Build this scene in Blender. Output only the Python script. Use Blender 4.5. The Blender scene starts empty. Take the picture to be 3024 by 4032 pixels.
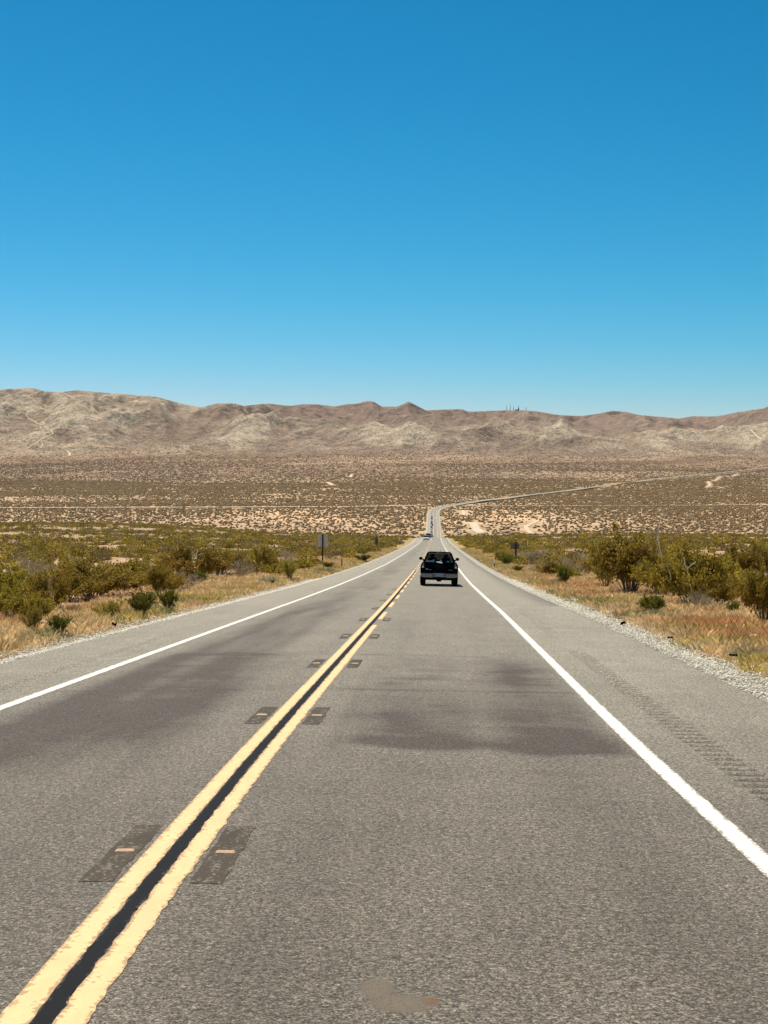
import bpy, math, random
import numpy as np
from mathutils import Matrix, Vector

# ------------------------------------------------------------------ camera, sky, sun, exposure
SC = bpy.context.scene
COL = SC.collection
F = 5600.0; CX = 1512.0; CY = 2016.0; HOR = 1900.0      # photograph pixels
CAMZ = 1.88
PITCH = math.atan((CY - HOR) / F)
cd = bpy.data.cameras.new("camera"); cam = bpy.data.objects.new("camera", cd); COL.objects.link(cam)
cd.sensor_fit = 'VERTICAL'; cd.sensor_height = 36.0; cd.lens = 36.0 * F / 4032.0
cd.clip_start = 0.1; cd.clip_end = 60000
cam.location = (0, 0, CAMZ); cam.rotation_euler = (math.pi / 2 - PITCH, 0, 0)
SC.camera = cam

SUN_EL = math.radians(60); SUN_AZ = math.radians(-24)    # azimuth from +Y, negative = left
W = bpy.data.worlds.new("World"); SC.world = W; W.use_nodes = True
nt = W.node_tree; bg = nt.nodes["Background"]
sky = nt.nodes.new("ShaderNodeTexSky"); sky.sky_type = 'NISHITA'; sky.sun_disc = False
sky.sun_elevation = SUN_EL; sky.sun_rotation = SUN_AZ
sky.altitude = 1000; sky.air_density = 1.0; sky.dust_density = 0.3; sky.ozone_density = 2.0
# grade of the sky colour: a power and a gain per channel, as the photograph's processing has it
sk_s = nt.nodes.new("ShaderNodeSeparateColor"); sk_c = nt.nodes.new("ShaderNodeCombineColor"); nt.links.new(sky.outputs[0], sk_s.inputs[0])
SKYSTR = 0.085; EXPO = 0.35
for ch, (gp, kk) in enumerate(((3.3, 1.85), (1.27, 0.905), (1.30, 1.02))):
    m0 = nt.nodes.new("ShaderNodeMath"); m0.operation = 'MULTIPLY'; m0.inputs[1].default_value = 0.1; nt.links.new(sk_s.outputs[ch], m0.inputs[0])
    m1 = nt.nodes.new("ShaderNodeMath"); m1.operation = 'POWER'; m1.inputs[1].default_value = gp; nt.links.new(m0.outputs[0], m1.inputs[0])
    m2 = nt.nodes.new("ShaderNodeMath"); m2.operation = 'MULTIPLY'; m2.inputs[1].default_value = kk / (SKYSTR * 2 ** EXPO); nt.links.new(m1.outputs[0], m2.inputs[0])
    nt.links.new(m2.outputs[0], sk_c.inputs[ch])
nt.links.new(sk_c.outputs[0], bg.inputs[0]); bg.inputs[1].default_value = SKYSTR
sd = bpy.data.lights.new("sun", 'SUN'); sun = bpy.data.objects.new("sun", sd); COL.objects.link(sun)
sd.energy = 4.9; sd.angle = math.radians(0.53); sd.color = (1.0, 0.90, 0.73)
sdir = Vector((math.sin(SUN_AZ) * math.cos(SUN_EL), math.cos(SUN_AZ) * math.cos(SUN_EL), math.sin(SUN_EL)))
sun.rotation_euler = sdir.to_track_quat('Z', 'Y').to_euler(); sun.location = (0, 0, 60)
SC.view_settings.view_transform = 'Standard'; SC.view_settings.look = 'None'
SC.view_settings.exposure = EXPO; SC.view_settings.gamma = 1.0
SC.cycles.max_bounces = 6; SC.cycles.transparent_max_bounces = 12

rng = np.random.default_rng(7); random.seed(7)

# ------------------------------------------------------------------ helpers: tagging, meshes, noise
def tag(o, label=None, cat=None, group=None, kind=None):
    if label: o['label'] = label
    if cat: o['category'] = cat
    if group: o['group'] = group
    if kind: o['kind'] = kind
    return o

def empty(name, loc, rz=0):
    o = bpy.data.objects.new(name, None); COL.objects.link(o); o.location = loc
    o.rotation_euler = (0, 0, rz); o.empty_display_size = 0.2
    return o

def np_mesh(name, V, Fc, mat, col=None, smooth=False, attrs=None):
    """V (n,3), Fc (m,k) with one k; col per-vertex (n,3)"""
    V = np.asarray(V, np.float32); Fc = np.asarray(Fc, np.int32); m, k = Fc.shape
    me = bpy.data.meshes.new(name)
    me.vertices.add(len(V)); me.vertices.foreach_set("co", V.ravel())
    me.loops.add(m * k); me.loops.foreach_set("vertex_index", Fc.ravel())
    me.polygons.add(m); me.polygons.foreach_set("loop_start", np.arange(0, m * k, k, dtype=np.int32))
    me.polygons.foreach_set("loop_total", np.full(m, k, np.int32))
    if smooth: me.polygons.foreach_set("use_smooth", np.ones(m, bool))
    me.update(calc_edges=True)
    if col is not None:
        a = me.attributes.new("Col", 'FLOAT_COLOR', 'POINT')
        c4 = np.ones((len(V), 4), np.float32); c4[:, :3] = col; a.data.foreach_set("color", c4.ravel())
    for k_, v_ in (attrs or {}).items():
        a = me.attributes.new(k_, 'FLOAT', 'POINT'); a.data.foreach_set("value", np.asarray(v_, np.float32).ravel())
    if mat: me.materials.append(mat)
    return me

def link(name, me, parent=None):
    o = bpy.data.objects.new(name, me); COL.objects.link(o)
    if parent: o.parent = parent
    return o

def sstep(a, b, x):
    t = np.clip((x - a) / (b - a), 0, 1); return t * t * (3 - 2 * t)

def gnoise(x, y, seed=0):
    x = np.asarray(x, float); y = np.asarray(y, float)
    xi = np.floor(x).astype(np.int64); yi = np.floor(y).astype(np.int64); xf = x - xi; yf = y - yi
    def h(a, b):
        n = (a * 374761393 + b * 668265263 + seed * 2246822519) & 0xffffffff
        n = ((n ^ (n >> 13)) * 1274126177) & 0xffffffff; n = n ^ (n >> 16)
        an = (n & 0xffff) / 65536.0 * 2 * np.pi
        return np.cos(an), np.sin(an)
    u = xf ** 3 * (xf * (xf * 6 - 15) + 10); v = yf ** 3 * (yf * (yf * 6 - 15) + 10)
    def d(a, b):
        gx, gy = h(xi + a, yi + b); return gx * (xf - a) + gy * (yf - b)
    n0 = d(0, 0) * (1 - u) + d(1, 0) * u; n1 = d(0, 1) * (1 - u) + d(1, 1) * u
    return (n0 * (1 - v) + n1 * v) * 1.5

def fbm(x, y, sc, octv=4, seed=0, gain=0.5):
    s = 0; a = 1; t = 0
    for i in range(octv):
        s = s + a * gnoise(x / sc + i * 17.3, y / sc - i * 9.1, seed + i); t += a; a *= gain; sc = sc / 2.03
    return s / t

def ridged(x, y, sc, octv=5, seed=0, gain=0.55):
    s = 0; a = 1; t = 0; w = 1
    for i in range(octv):
        n = 1 - np.abs(gnoise(x / sc + i * 7.7, y / sc + i * 3.1, seed + i)) * 1.55
        n = np.clip(n, 0, 1) ** 2
        s = s + a * n * w; t += a; w = np.clip(n * 1.6, 0.25, 1); a *= gain; sc = sc / 2.05
    return s / t

# ------------------------------------------------------------------ materials
def new_mat(name):
    m = bpy.data.materials.new(name); m.use_nodes = True
    return m, m.node_tree, m.node_tree.nodes["Principled BSDF"]

def N(t, typ, **kw):
    n = t.nodes.new(typ)
    for k, v in kw.items():
        if k.startswith('i_'): n.inputs[k[2:].replace('_', ' ')].default_value = v
        else: setattr(n, k, v)
    return n

def plain(name, c, rough=0.6, metal=0.0, noise=0.0, nscale=8.0, coat=0.0, spec=0.5, emit=None, bump=0.0):
    m, t, b = new_mat(name)
    b.inputs['Base Color'].default_value = (*c, 1); b.inputs['Roughness'].default_value = rough
    b.inputs['Metallic'].default_value = metal; b.inputs['Coat Weight'].default_value = coat
    b.inputs['Specular IOR Level'].default_value = spec
    tc = N(t, 'ShaderNodeTexCoord'); nz = N(t, 'ShaderNodeTexNoise'); nz.inputs['Scale'].default_value = nscale
    nz.inputs['Detail'].default_value = 5
    t.links.new(tc.outputs['Object'], nz.inputs['Vector'])
    if noise > 0:
        mr = N(t, 'ShaderNodeMapRange'); mr.inputs['From Min'].default_value = 0.3; mr.inputs['From Max'].default_value = 0.7
        mr.inputs['To Min'].default_value = 1 - noise; mr.inputs['To Max'].default_value = 1 + noise
        t.links.new(nz.outputs['Fac'], mr.inputs['Value'])
        mx = N(t, 'ShaderNodeMix', data_type='RGBA', blend_type='MULTIPLY'); mx.inputs[0].default_value = 1
        mx.inputs[6].default_value = (*c, 1); t.links.new(mr.outputs[0], mx.inputs[7])
        t.links.new(mx.outputs[2], b.inputs['Base Color'])
    if bump > 0:
        bp = N(t, 'ShaderNodeBump'); bp.inputs['Strength'].default_value = bump; bp.inputs['Distance'].default_value = 0.02
        t.links.new(nz.outputs['Fac'], bp.inputs['Height']); t.links.new(bp.outputs[0], b.inputs['Normal'])
    return m

def col_mat(name, rough=0.85, transl=0.0, var=0.0, nscale=3.0, spec=0.2, objrand=0.0):
    """colour from the mesh attribute Col, optional translucency and variation"""
    m, t, b = new_mat(name)
    at = N(t, 'ShaderNodeAttribute', attribute_name="Col")
    src = at.outputs['Color']
    if objrand > 0:
        oi = N(t, 'ShaderNodeObjectInfo'); mr = N(t, 'ShaderNodeMapRange')
        mr.inputs['To Min'].default_value = 1 - objrand; mr.inputs['To Max'].default_value = 1 + objrand
        t.links.new(oi.outputs['Random'], mr.inputs['Value'])
        hv = N(t, 'ShaderNodeHueSaturation'); t.links.new(src, hv.inputs['Color']); t.links.new(mr.outputs[0], hv.inputs['Value'])
        m2 = N(t, 'ShaderNodeMath', operation='MULTIPLY_ADD'); m2.inputs[1].default_value = 0.03; m2.inputs[2].default_value = 0.485
        t.links.new(oi.outputs['Random'], m2.inputs[0]); t.links.new(m2.outputs[0], hv.inputs['Hue']); src = hv.outputs[0]
    if var > 0:
        g = N(t, 'ShaderNodeNewGeometry'); nz = N(t, 'ShaderNodeTexNoise'); nz.inputs['Scale'].default_value = nscale
        nz.inputs['Detail'].default_value = 4; t.links.new(g.outputs['Position'], nz.inputs['Vector'])
        mr = N(t, 'ShaderNodeMapRange'); mr.inputs['From Min'].default_value = 0.3; mr.inputs['From Max'].default_value = 0.7
        mr.inputs['To Min'].default_value = 1 - var; mr.inputs['To Max'].default_value = 1 + var
        t.links.new(nz.outputs['Fac'], mr.inputs['Value'])
        mx = N(t, 'ShaderNodeMix', data_type='RGBA', blend_type='MULTIPLY'); mx.inputs[0].default_value = 1
        t.links.new(src, mx.inputs[6]); t.links.new(mr.outputs[0], mx.inputs[7]); src = mx.outputs[2]
    t.links.new(src, b.inputs['Base Color']); b.inputs['Roughness'].default_value = rough
    b.inputs['Specular IOR Level'].default_value = spec
    if transl > 0:
        tr = N(t, 'ShaderNodeBsdfTranslucent'); t.links.new(src, tr.inputs['Color'])
        ms = N(t, 'ShaderNodeMixShader'); ms.inputs[0].default_value = transl
        out = t.nodes['Material Output']
        t.links.new(b.outputs[0], ms.inputs[1]); t.links.new(tr.outputs[0], ms.inputs[2]); t.links.new(ms.outputs[0], out.inputs[0])
    return m

M_leaf = col_mat("shrub_leaf", 0.7, transl=0.38, objrand=0.18, spec=0.25)
M_leafstuff = col_mat("scrub_leaf", 0.75, transl=0.2, spec=0.2)
M_stem = plain("shrub_stem", (0.20, 0.155, 0.11), 0.8, noise=0.3)
M_drystem = plain("dry_stem", (0.46, 0.38, 0.29), 0.8, noise=0.25)
M_grass = col_mat("dry_grass", 0.8, transl=0.35, var=0.15, nscale=1.5, spec=0.15)
M_stone = col_mat("crushed_stone", 0.85, var=0.2, nscale=30)
M_rock = plain("pale_rock", (0.55, 0.50, 0.44), 0.9, noise=0.25, nscale=6, bump=0.5)

# asphalt ------------------------------------------------------------
def asphalt():
    m, t, b = new_mat("asphalt"); L = t.links.new
    g = N(t, 'ShaderNodeNewGeometry'); at = N(t, 'ShaderNodeAttribute', attribute_name="wear_tone"); dk = N(t, 'ShaderNodeAttribute', attribute_name="groove_shade")
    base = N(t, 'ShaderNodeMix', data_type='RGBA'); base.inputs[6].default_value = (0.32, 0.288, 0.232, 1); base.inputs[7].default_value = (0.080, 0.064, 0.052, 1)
    L(at.outputs['Fac'], base.inputs[0])  # seal and wear tones, plus grain shadow painted into the near asphalt
    # broad mottling
    n0 = N(t, 'ShaderNodeTexNoise'); n0.inputs['Scale'].default_value = 0.9; n0.inputs['Detail'].default_value = 6; L(g.outputs['Position'], n0.inputs['Vector'])
    r0 = N(t, 'ShaderNodeMapRange'); r0.inputs['From Min'].default_value = 0.3; r0.inputs['From Max'].default_value = 0.7
    r0.inputs['To Min'].default_value = 0.92; r0.inputs['To Max'].default_value = 1.08; L(n0.outputs['Fac'], r0.inputs['Value'])
    # aggregate grain
    n1 = N(t, 'ShaderNodeTexVoronoi'); n1.inputs['Scale'].default_value = 85; L(g.outputs['Position'], n1.inputs['Vector'])
    sx = N(t, 'ShaderNodeSeparateColor'); L(n1.outputs['Color'], sx.inputs[0])
    r1 = N(t, 'ShaderNodeMapRange'); r1.inputs['To Min'].default_value = 0.5; r1.inputs['To Max'].default_value = 1.42; L(sx.outputs[0], r1.inputs['Value'])
    n2 = N(t, 'ShaderNodeTexNoise'); n2.inputs['Scale'].default_value = 95; n2.inputs['Detail'].default_value = 3; L(g.outputs['Position'], n2.inputs['Vector'])
    r2 = N(t, 'ShaderNodeMapRange'); r2.inputs['From Min'].default_value = 0.36; r2.inputs['From Max'].default_value = 0.64
    r2.inputs['To Min'].default_value = 0.3; r2.inputs['To Max'].default_value = 1.7; L(n2.outputs['Fac'], r2.inputs['Value'])
    n3 = N(t, 'ShaderNodeTexVoronoi'); n3.inputs['Scale'].default_value = 23; L(g.outputs['Position'], n3.inputs['Vector'])
    s3 = N(t, 'ShaderNodeSeparateColor'); L(n3.outputs['Color'], s3.inputs[0])
    g3 = N(t, 'ShaderNodeMath', operation='GREATER_THAN'); g3.inputs[1].default_value = 0.985; L(s3.outputs[1], g3.inputs[0])
    l3 = N(t, 'ShaderNodeMath', operation='LESS_THAN'); l3.inputs[1].default_value = 0.16; L(n3.outputs['Distance'], l3.inputs[0])
    m3 = N(t, 'ShaderNodeMath', operation='MULTIPLY'); L(g3.outputs[0], m3.inputs[0]); L(l3.outputs[0], m3.inputs[1])
    n4 = N(t, 'ShaderNodeTexNoise'); n4.inputs['Scale'].default_value = 34; n4.inputs['Detail'].default_value = 2; L(g.outputs['Position'], n4.inputs['Vector'])
    r4 = N(t, 'ShaderNodeMapRange'); r4.inputs['From Min'].default_value = 0.34; r4.inputs['From Max'].default_value = 0.66; r4.inputs['To Min'].default_value = 0.5; r4.inputs['To Max'].default_value = 1.5; L(n4.outputs['Fac'], r4.inputs['Value'])
    m14 = N(t, 'ShaderNodeMath', operation='MULTIPLY'); L(r1.outputs[0], m14.inputs[0]); L(r4.outputs[0], m14.inputs[1])
    mm = N(t, 'ShaderNodeMath', operation='MULTIPLY'); L(m14.outputs[0], mm.inputs[0]); L(r2.outputs[0], mm.inputs[1])
    # smooth stain near the camera: flattens the grain
    sp = N(t, 'ShaderNodeSeparateXYZ'); L(g.outputs['Position'], sp.inputs[0])
    def ell(cx, cy, rx, ry, jit=0.35):
        dx = N(t, 'ShaderNodeMath', operation='SUBTRACT'); dx.inputs[1].default_value = cx; L(sp.outputs[0], dx.inputs[0])
        dy = N(t, 'ShaderNodeMath', operation='SUBTRACT'); dy.inputs[1].default_value = cy; L(sp.outputs[1], dy.inputs[0])
        ax = N(t, 'ShaderNodeMath', operation='DIVIDE'); ax.inputs[1].default_value = rx; L(dx.outputs[0], ax.inputs[0])
        ay = N(t, 'ShaderNodeMath', operation='DIVIDE'); ay.inputs[1].default_value = ry; L(dy.outputs[0], ay.inputs[0])
        px = N(t, 'ShaderNodeMath', operation='MULTIPLY'); L(ax.outputs[0], px.inputs[0]); L(ax.outputs[0], px.inputs[1])
        py = N(t, 'ShaderNodeMath', operation='MULTIPLY_ADD'); L(ay.outputs[0], py.inputs[0]); L(ay.outputs[0], py.inputs[1]); L(px.outputs[0], py.inputs[2])
        nn = N(t, 'ShaderNodeTexNoise'); nn.inputs['Scale'].default_value = 12; nn.inputs['Detail'].default_value = 3; L(g.outputs['Position'], nn.inputs['Vector'])
        q = N(t, 'ShaderNodeMath', operation='MULTIPLY_ADD'); q.inputs[1].default_value = jit * 2; L(nn.outputs['Fac'], q.inputs[0]); L(py.outputs[0], q.inputs[2])
        r = N(t, 'ShaderNodeMapRange', interpolation_type='SMOOTHSTEP'); r.inputs['From Min'].default_value = 1.9; r.inputs['From Max'].default_value = 0.35; L(q.outputs[0], r.inputs['Value'])
        return r.outputs[0]
    e1 = ell(0.075, 5.93, 0.135, 0.13); e1b = ell(-0.03, 6.13, 0.075, 0.15); e2 = ell(0.20, 5.96, 0.038, 0.05)
    mxe = N(t, 'ShaderNodeMath', operation='MAXIMUM'); L(e1, mxe.inputs[0]); L(e1b, mxe.inputs[1])
    flat = N(t, 'ShaderNodeMix', data_type='FLOAT'); L(mxe.outputs[0], flat.inputs[0]); L(mm.outputs[0], flat.inputs[2]); flat.inputs[3].default_value = 0.72
    tot = N(t, 'ShaderNodeMath', operation='MULTIPLY'); L(flat.outputs[0], tot.inputs[0]); L(r0.outputs[0], tot.inputs[1])
    cm = N(t, 'ShaderNodeMix', data_type='RGBA', blend_type='MULTIPLY'); cm.inputs[0].default_value = 1; L(base.outputs[2], cm.inputs[6]); L(tot.outputs[0], cm.inputs[7])
    cb = N(t, 'ShaderNodeMix', data_type='RGBA'); mb = N(t, 'ShaderNodeMath', operation='MULTIPLY'); mb.inputs[1].default_value = .8; L(mxe.outputs[0], mb.inputs[0]); L(mb.outputs[0], cb.inputs[0]); L(cm.outputs[2], cb.inputs[6]); cb.inputs[7].default_value = (0.175, 0.135, 0.098, 1)
    c3 = N(t, 'ShaderNodeMix', data_type='RGBA'); L(m3.outputs[0], c3.inputs[0]); L(cb.outputs[2], c3.inputs[6]); c3.inputs[7].default_value = (0.45, 0.42, 0.36, 1)
    c4 = N(t, 'ShaderNodeMix', data_type='RGBA'); L(e2, c4.inputs[0]); L(c3.outputs[2], c4.inputs[6]); c4.inputs[7].default_value = (0.16, 0.085, 0.045, 1)
    c5 = N(t, 'ShaderNodeMix', data_type='RGBA'); L(dk.outputs['Fac'], c5.inputs[0]); L(c4.outputs[2], c5.inputs[6]); c5.inputs[7].default_value = (0.035, 0.028, 0.022, 1)  # shadow of the rumble grooves mixed into the colour
    L(c5.outputs[2], b.inputs['Base Color']); b.inputs['Roughness'].default_value = 0.8; b.inputs['Specular IOR Level'].default_value = 0.3
    bp = N(t, 'ShaderNodeBump'); bp.inputs['Strength'].default_value = 0.55; bp.inputs['Distance'].default_value = 0.006
    L(mm.outputs[0], bp.inputs['Height']); L(bp.outputs[0], b.inputs['Normal'])
    return m
M_asph = asphalt()

def paint(name, c, under, wear_tone=0.5, grain=30, spec=0.3):
    m, t, b = new_mat(name); L = t.links.new
    g = N(t, 'ShaderNodeNewGeometry')
    n = N(t, 'ShaderNodeTexNoise'); n.inputs['Scale'].default_value = grain; n.inputs['Detail'].default_value = 4; L(g.outputs['Position'], n.inputs['Vector'])
    mp = N(t, 'ShaderNodeMapping'); mp.inputs['Scale'].default_value = (9, 3, 1); L(g.outputs['Position'], mp.inputs['Vector'])
    n2 = N(t, 'ShaderNodeTexNoise'); n2.inputs['Scale'].default_value = 1.2; n2.inputs['Detail'].default_value = 5; L(mp.outputs[0], n2.inputs['Vector'])
    at = N(t, 'ShaderNodeAttribute', attribute_name="edge")
    ad = N(t, 'ShaderNodeMath', operation='MULTIPLY_ADD'); ad.inputs[1].default_value = 0.55; L(n2.outputs['Fac'], ad.inputs[0])
    L(n.outputs['Fac'], ad.inputs[2])
    a2 = N(t, 'ShaderNodeMath', operation='MULTIPLY_ADD'); a2.inputs[1].default_value = 0.35; L(at.outputs['Fac'], a2.inputs[0]); L(ad.outputs[0], a2.inputs[2])
    r = N(t, 'ShaderNodeMapRange'); r.inputs['From Min'].default_value = 1.12 - wear_tone * 0.2; r.inputs['From Max'].default_value = 1.2 - wear_tone * 0.2; L(a2.outputs[0], r.inputs['Value'])
    r2 = N(t, 'ShaderNodeMapRange'); r2.inputs['From Min'].default_value = 0.3; r2.inputs['From Max'].default_value = 0.7
    r2.inputs['To Min'].default_value = 0.9; r2.inputs['To Max'].default_value = 1.05; L(n2.outputs['Fac'], r2.inputs['Value'])
    cm = N(t, 'ShaderNodeMix', data_type='RGBA', blend_type='MULTIPLY'); cm.inputs[0].default_value = 1; cm.inputs[6].default_value = (*c, 1); L(r2.outputs[0], cm.inputs[7])
    c2 = N(t, 'ShaderNodeMix', data_type='RGBA'); L(r.outputs[0], c2.inputs[0]); L(cm.outputs[2], c2.inputs[6]); c2.inputs[7].default_value = (*under, 1)
    L(c2.outputs[2], b.inputs['Base Color']); b.inputs['Roughness'].default_value = 0.75; b.inputs['Specular IOR Level'].default_value = spec
    bp = N(t, 'ShaderNodeBump'); bp.inputs['Strength'].default_value = 0.35; bp.inputs['Distance'].default_value = 0.004; L(n.outputs['Fac'], bp.inputs['Height']); L(bp.outputs[0], b.inputs['Normal'])
    return m
M_white = paint("white_road_paint", (0.74, 0.72, 0.66), (0.3, 0.28, 0.24), 0.62)
M_yellow = paint("yellow_road_paint", (0.84, 0.525, 0.275), (0.42, 0.28, 0.15), 0.85)
M_black = paint("black_road_paint", (0.010, 0.010, 0.012), (0.05, 0.045, 0.04), 0.3, spec=0.08)

def terrain_mat():
    m, t, b = new_mat("desert_ground"); L = t.links.new
    g = N(t, 'ShaderNodeNewGeometry'); at = N(t, 'ShaderNodeAttribute', attribute_name="Col")
    spk = N(t, 'ShaderNodeAttribute', attribute_name="speck"); nr = N(t, 'ShaderNodeAttribute', attribute_name="near")
    # near soil variation
    n = N(t, 'ShaderNodeTexNoise'); n.inputs['Scale'].default_value = 2.2; n.inputs['Detail'].default_value = 8; n.inputs['Roughness'].default_value = 0.7; L(g.outputs['Position'], n.inputs['Vector'])
    r = N(t, 'ShaderNodeMapRange'); r.inputs['From Min'].default_value = 0.3; r.inputs['From Max'].default_value = 0.7; r.inputs['To Min'].default_value = 0.7; r.inputs['To Max'].default_value = 1.25; L(n.outputs['Fac'], r.inputs['Value'])
    nf = N(t, 'ShaderNodeTexNoise'); nf.inputs['Scale'].default_value = 0.024; nf.inputs['Detail'].default_value = 9; nf.inputs['Roughness'].default_value = 0.72; L(g.outputs['Position'], nf.inputs['Vector'])
    rf = N(t, 'ShaderNodeMapRange'); rf.inputs['From Min'].default_value = 0.32; rf.inputs['From Max'].default_value = 0.68; rf.inputs['To Min'].default_value = 0.58; rf.inputs['To Max'].default_value = 1.45; L(nf.outputs['Fac'], rf.inputs['Value'])
    mr = N(t, 'ShaderNodeMix', data_type='FLOAT'); L(nr.outputs['Fac'], mr.inputs[0]); L(rf.outputs[0], mr.inputs[2]); L(r.outputs[0], mr.inputs[3])
    c = N(t, 'ShaderNodeMix', data_type='RGBA', blend_type='MULTIPLY'); c.inputs[0].default_value = 1; L(at.outputs['Color'], c.inputs[6]); L(mr.outputs[0], c.inputs[7])
    # distant shrubs too small to model: dark spots on the soil
    v = N(t, 'ShaderNodeTexVoronoi'); v.inputs['Scale'].default_value = 0.115; v.inputs['Randomness'].default_value = 1
    mp = N(t, 'ShaderNodeMapping'); mp.inputs['Scale'].default_value = (1.0, 0.55, 0.3); L(g.outputs['Position'], mp.inputs['Vector']); L(mp.outputs[0], v.inputs['Vector'])
    rv = N(t, 'ShaderNodeMapRange'); rv.inputs['From Min'].default_value = 0.52; rv.inputs['From Max'].default_value = 0.34; L(v.outputs['Distance'], rv.inputs['Value'])
    vs = N(t, 'ShaderNodeSeparateColor'); L(v.outputs['Color'], vs.inputs[0])
    vk = N(t, 'ShaderNodeMath', operation='GREATER_THAN'); vk.inputs[1].default_value = 0.25; L(vs.outputs[0], vk.inputs[0])
    mv = N(t, 'ShaderNodeMath', operation='MULTIPLY'); L(rv.outputs[0], mv.inputs[0]); L(vk.outputs[0], mv.inputs[1])
    mv2 = N(t, 'ShaderNodeMath', operation='MULTIPLY'); L(mv.outputs[0], mv2.inputs[0]); L(spk.outputs['Fac'], mv2.inputs[1])
    c2 = N(t, 'ShaderNodeMix', data_type='RGBA'); L(mv2.outputs[0], c2.inputs[0]); L(c.outputs[2], c2.inputs[6]); c2.inputs[7].default_value = (0.095, 0.066, 0.035, 1)
    L(c2.outputs[2], b.inputs['Base Color']); b.inputs['Roughness'].default_value = 0.95; b.inputs['Specular IOR Level'].default_value = 0.1
    # relief finer than the mesh
    bn = N(t, 'ShaderNodeTexNoise'); bn.inputs['Scale'].default_value = 0.035; bn.inputs['Detail'].default_value = 8; bn.inputs['Roughness'].default_value = 0.65; L(g.outputs['Position'], bn.inputs['Vector'])
    iv = N(t, 'ShaderNodeMath', operation='SUBTRACT'); iv.inputs[0].default_value = 1; L(nr.outputs['Fac'], iv.inputs[1])
    hl = N(t, 'ShaderNodeAttribute', attribute_name="hill"); ih = N(t, 'ShaderNodeMath', operation='MULTIPLY'); L(iv.outputs[0], ih.inputs[0]); L(hl.outputs['Fac'], ih.inputs[1])
    bp = N(t, 'ShaderNodeBump'); bp.inputs['Distance'].default_value = 16.0; L(ih.outputs[0], bp.inputs['Strength']); L(bn.outputs['Fac'], bp.inputs['Height'])
    b2 = N(t, 'ShaderNodeBump'); b2.inputs['Distance'].default_value = 0.06; L(nr.outputs['Fac'], b2.inputs['Strength']); L(n.outputs['Fac'], b2.inputs['Height']); L(bp.outputs[0], b2.inputs['Normal'])
    L(b2.outputs[0], b.inputs['Normal'])
    return m
M_terrain = terrain_mat()

def gravel_mat():
    m, t, b = new_mat("white_gravel"); L = t.links.new
    g = N(t, 'ShaderNodeNewGeometry')
    v = N(t, 'ShaderNodeTexVoronoi'); v.inputs['Scale'].default_value = 26; L(g.outputs['Position'], v.inputs['Vector'])
    s = N(t, 'ShaderNodeSeparateColor'); L(v.outputs['Color'], s.inputs[0])
    r = N(t, 'ShaderNodeMapRange'); r.inputs['To Min'].default_value = 0.35; r.inputs['To Max'].default_value = 0.82; L(s.outputs[0], r.inputs['Value'])
    d = N(t, 'ShaderNodeMapRange'); d.inputs['From Min'].default_value = 0.6; d.inputs['From Max'].default_value = 0.35; d.inputs['To Min'].default_value = 0.5; L(v.outputs['Distance'], d.inputs['Value'])
    mm = N(t, 'ShaderNodeMath', operation='MULTIPLY'); L(r.outputs[0], mm.inputs[0]); L(d.outputs[0], mm.inputs[1])
    c = N(t, 'ShaderNodeMix', data_type='RGBA', blend_type='MULTIPLY'); c.inputs[0].default_value = 1; c.inputs[6].default_value = (0.96, 0.88, 0.73, 1); L(mm.outputs[0], c.inputs[7])
    L(c.outputs[2], b.inputs['Base Color']); b.inputs['Roughness'].default_value = 0.9
    bp = N(t, 'ShaderNodeBump'); bp.inputs['Strength'].default_value = 0.8; bp.inputs['Distance'].default_value = 0.03; bp.invert = True
    L(v.outputs['Distance'], bp.inputs['Height']); L(bp.outputs[0], b.inputs['Normal'])
    return m
M_gravel = gravel_mat()
M_track = plain("pale_sand", (0.58, 0.47, 0.35), 0.95, noise=0.12, nscale=0.05)

# ------------------------------------------------------------------ road line and long profile
PD = np.array([-80, 0, 18, 31.5, 44.9, 57.7, 79, 104, 151, 228, 352, 470, 560, 620, 700, 800, 900, 1000, 1100, 1180, 1260, 1322, 1450, 1575, 1700, 1850, 2000, 2200, 2500, 3000, 3500, 4000, 4500, 5000, 5600, 6500, 9000, 20000], float)
PR = np.array([-1.94, 1.88, 2.74, 3.37, 4.00, 4.62, 5.62, 6.70, 8.62, 11.45, 15.80, 19.8, 22.1, 23.9, 27.0, 31.4, 36.4, 41.4, 45.4, 47.6, 48.0, 46.8, 44.0, 41.3, 38.4, 35.4, 33.4, 31.2, 26.4, 16.2, 2.6, -14, -32, -54, -85, -130, -160, -200], float)
AD = np.array([-80, 0, 5.6, 6.7, 8, 10.6, 15.2, 18, 45, 79, 104, 151, 228, 352, 540, 592, 900, 1322, 1575, 1700, 1800, 1900, 2000, 2150, 2400, 3050, 3930, 5000, 6000, 20000], float)
AX = np.array([-4.8, -1.40, -1.38, -1.365, -1.315, -1.265, -1.115, -1.01, .02, 1.20, 2.13, 3.90, 6.74, 11.25, 18.0, 19.8, 30.5, 45.9, 54.8, 58.7, 62.4, 70, 85, 115, 177, 405, 754, 1350, 2000, 9000], float)
def smooth_table(D, V, w):
    dd = np.concatenate([np.arange(-100, 700, 2.0), np.arange(700, 21000, 10.0)])
    v = np.interp(dd, D, V); out = v.copy()
    for k in (-1, -.5, .5, 1): out += np.interp(dd + k * np.clip(np.abs(dd) * w, 2, 200), D, V)
    return dd, out / 5
_pd, _pv = smooth_table(PD, PR, 0.035); _ad, _av = smooth_table(AD, AX, 0.03)
def zroad(y): return CAMZ - np.interp(y, _pd, _pv)
def xroad(y): return np.interp(y, _ad, _av)
def head(y): return np.arctan((xroad(y + 2) - xroad(y - 2)) / 4)
def crown(off): return -0.016 * np.abs(off)
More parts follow.
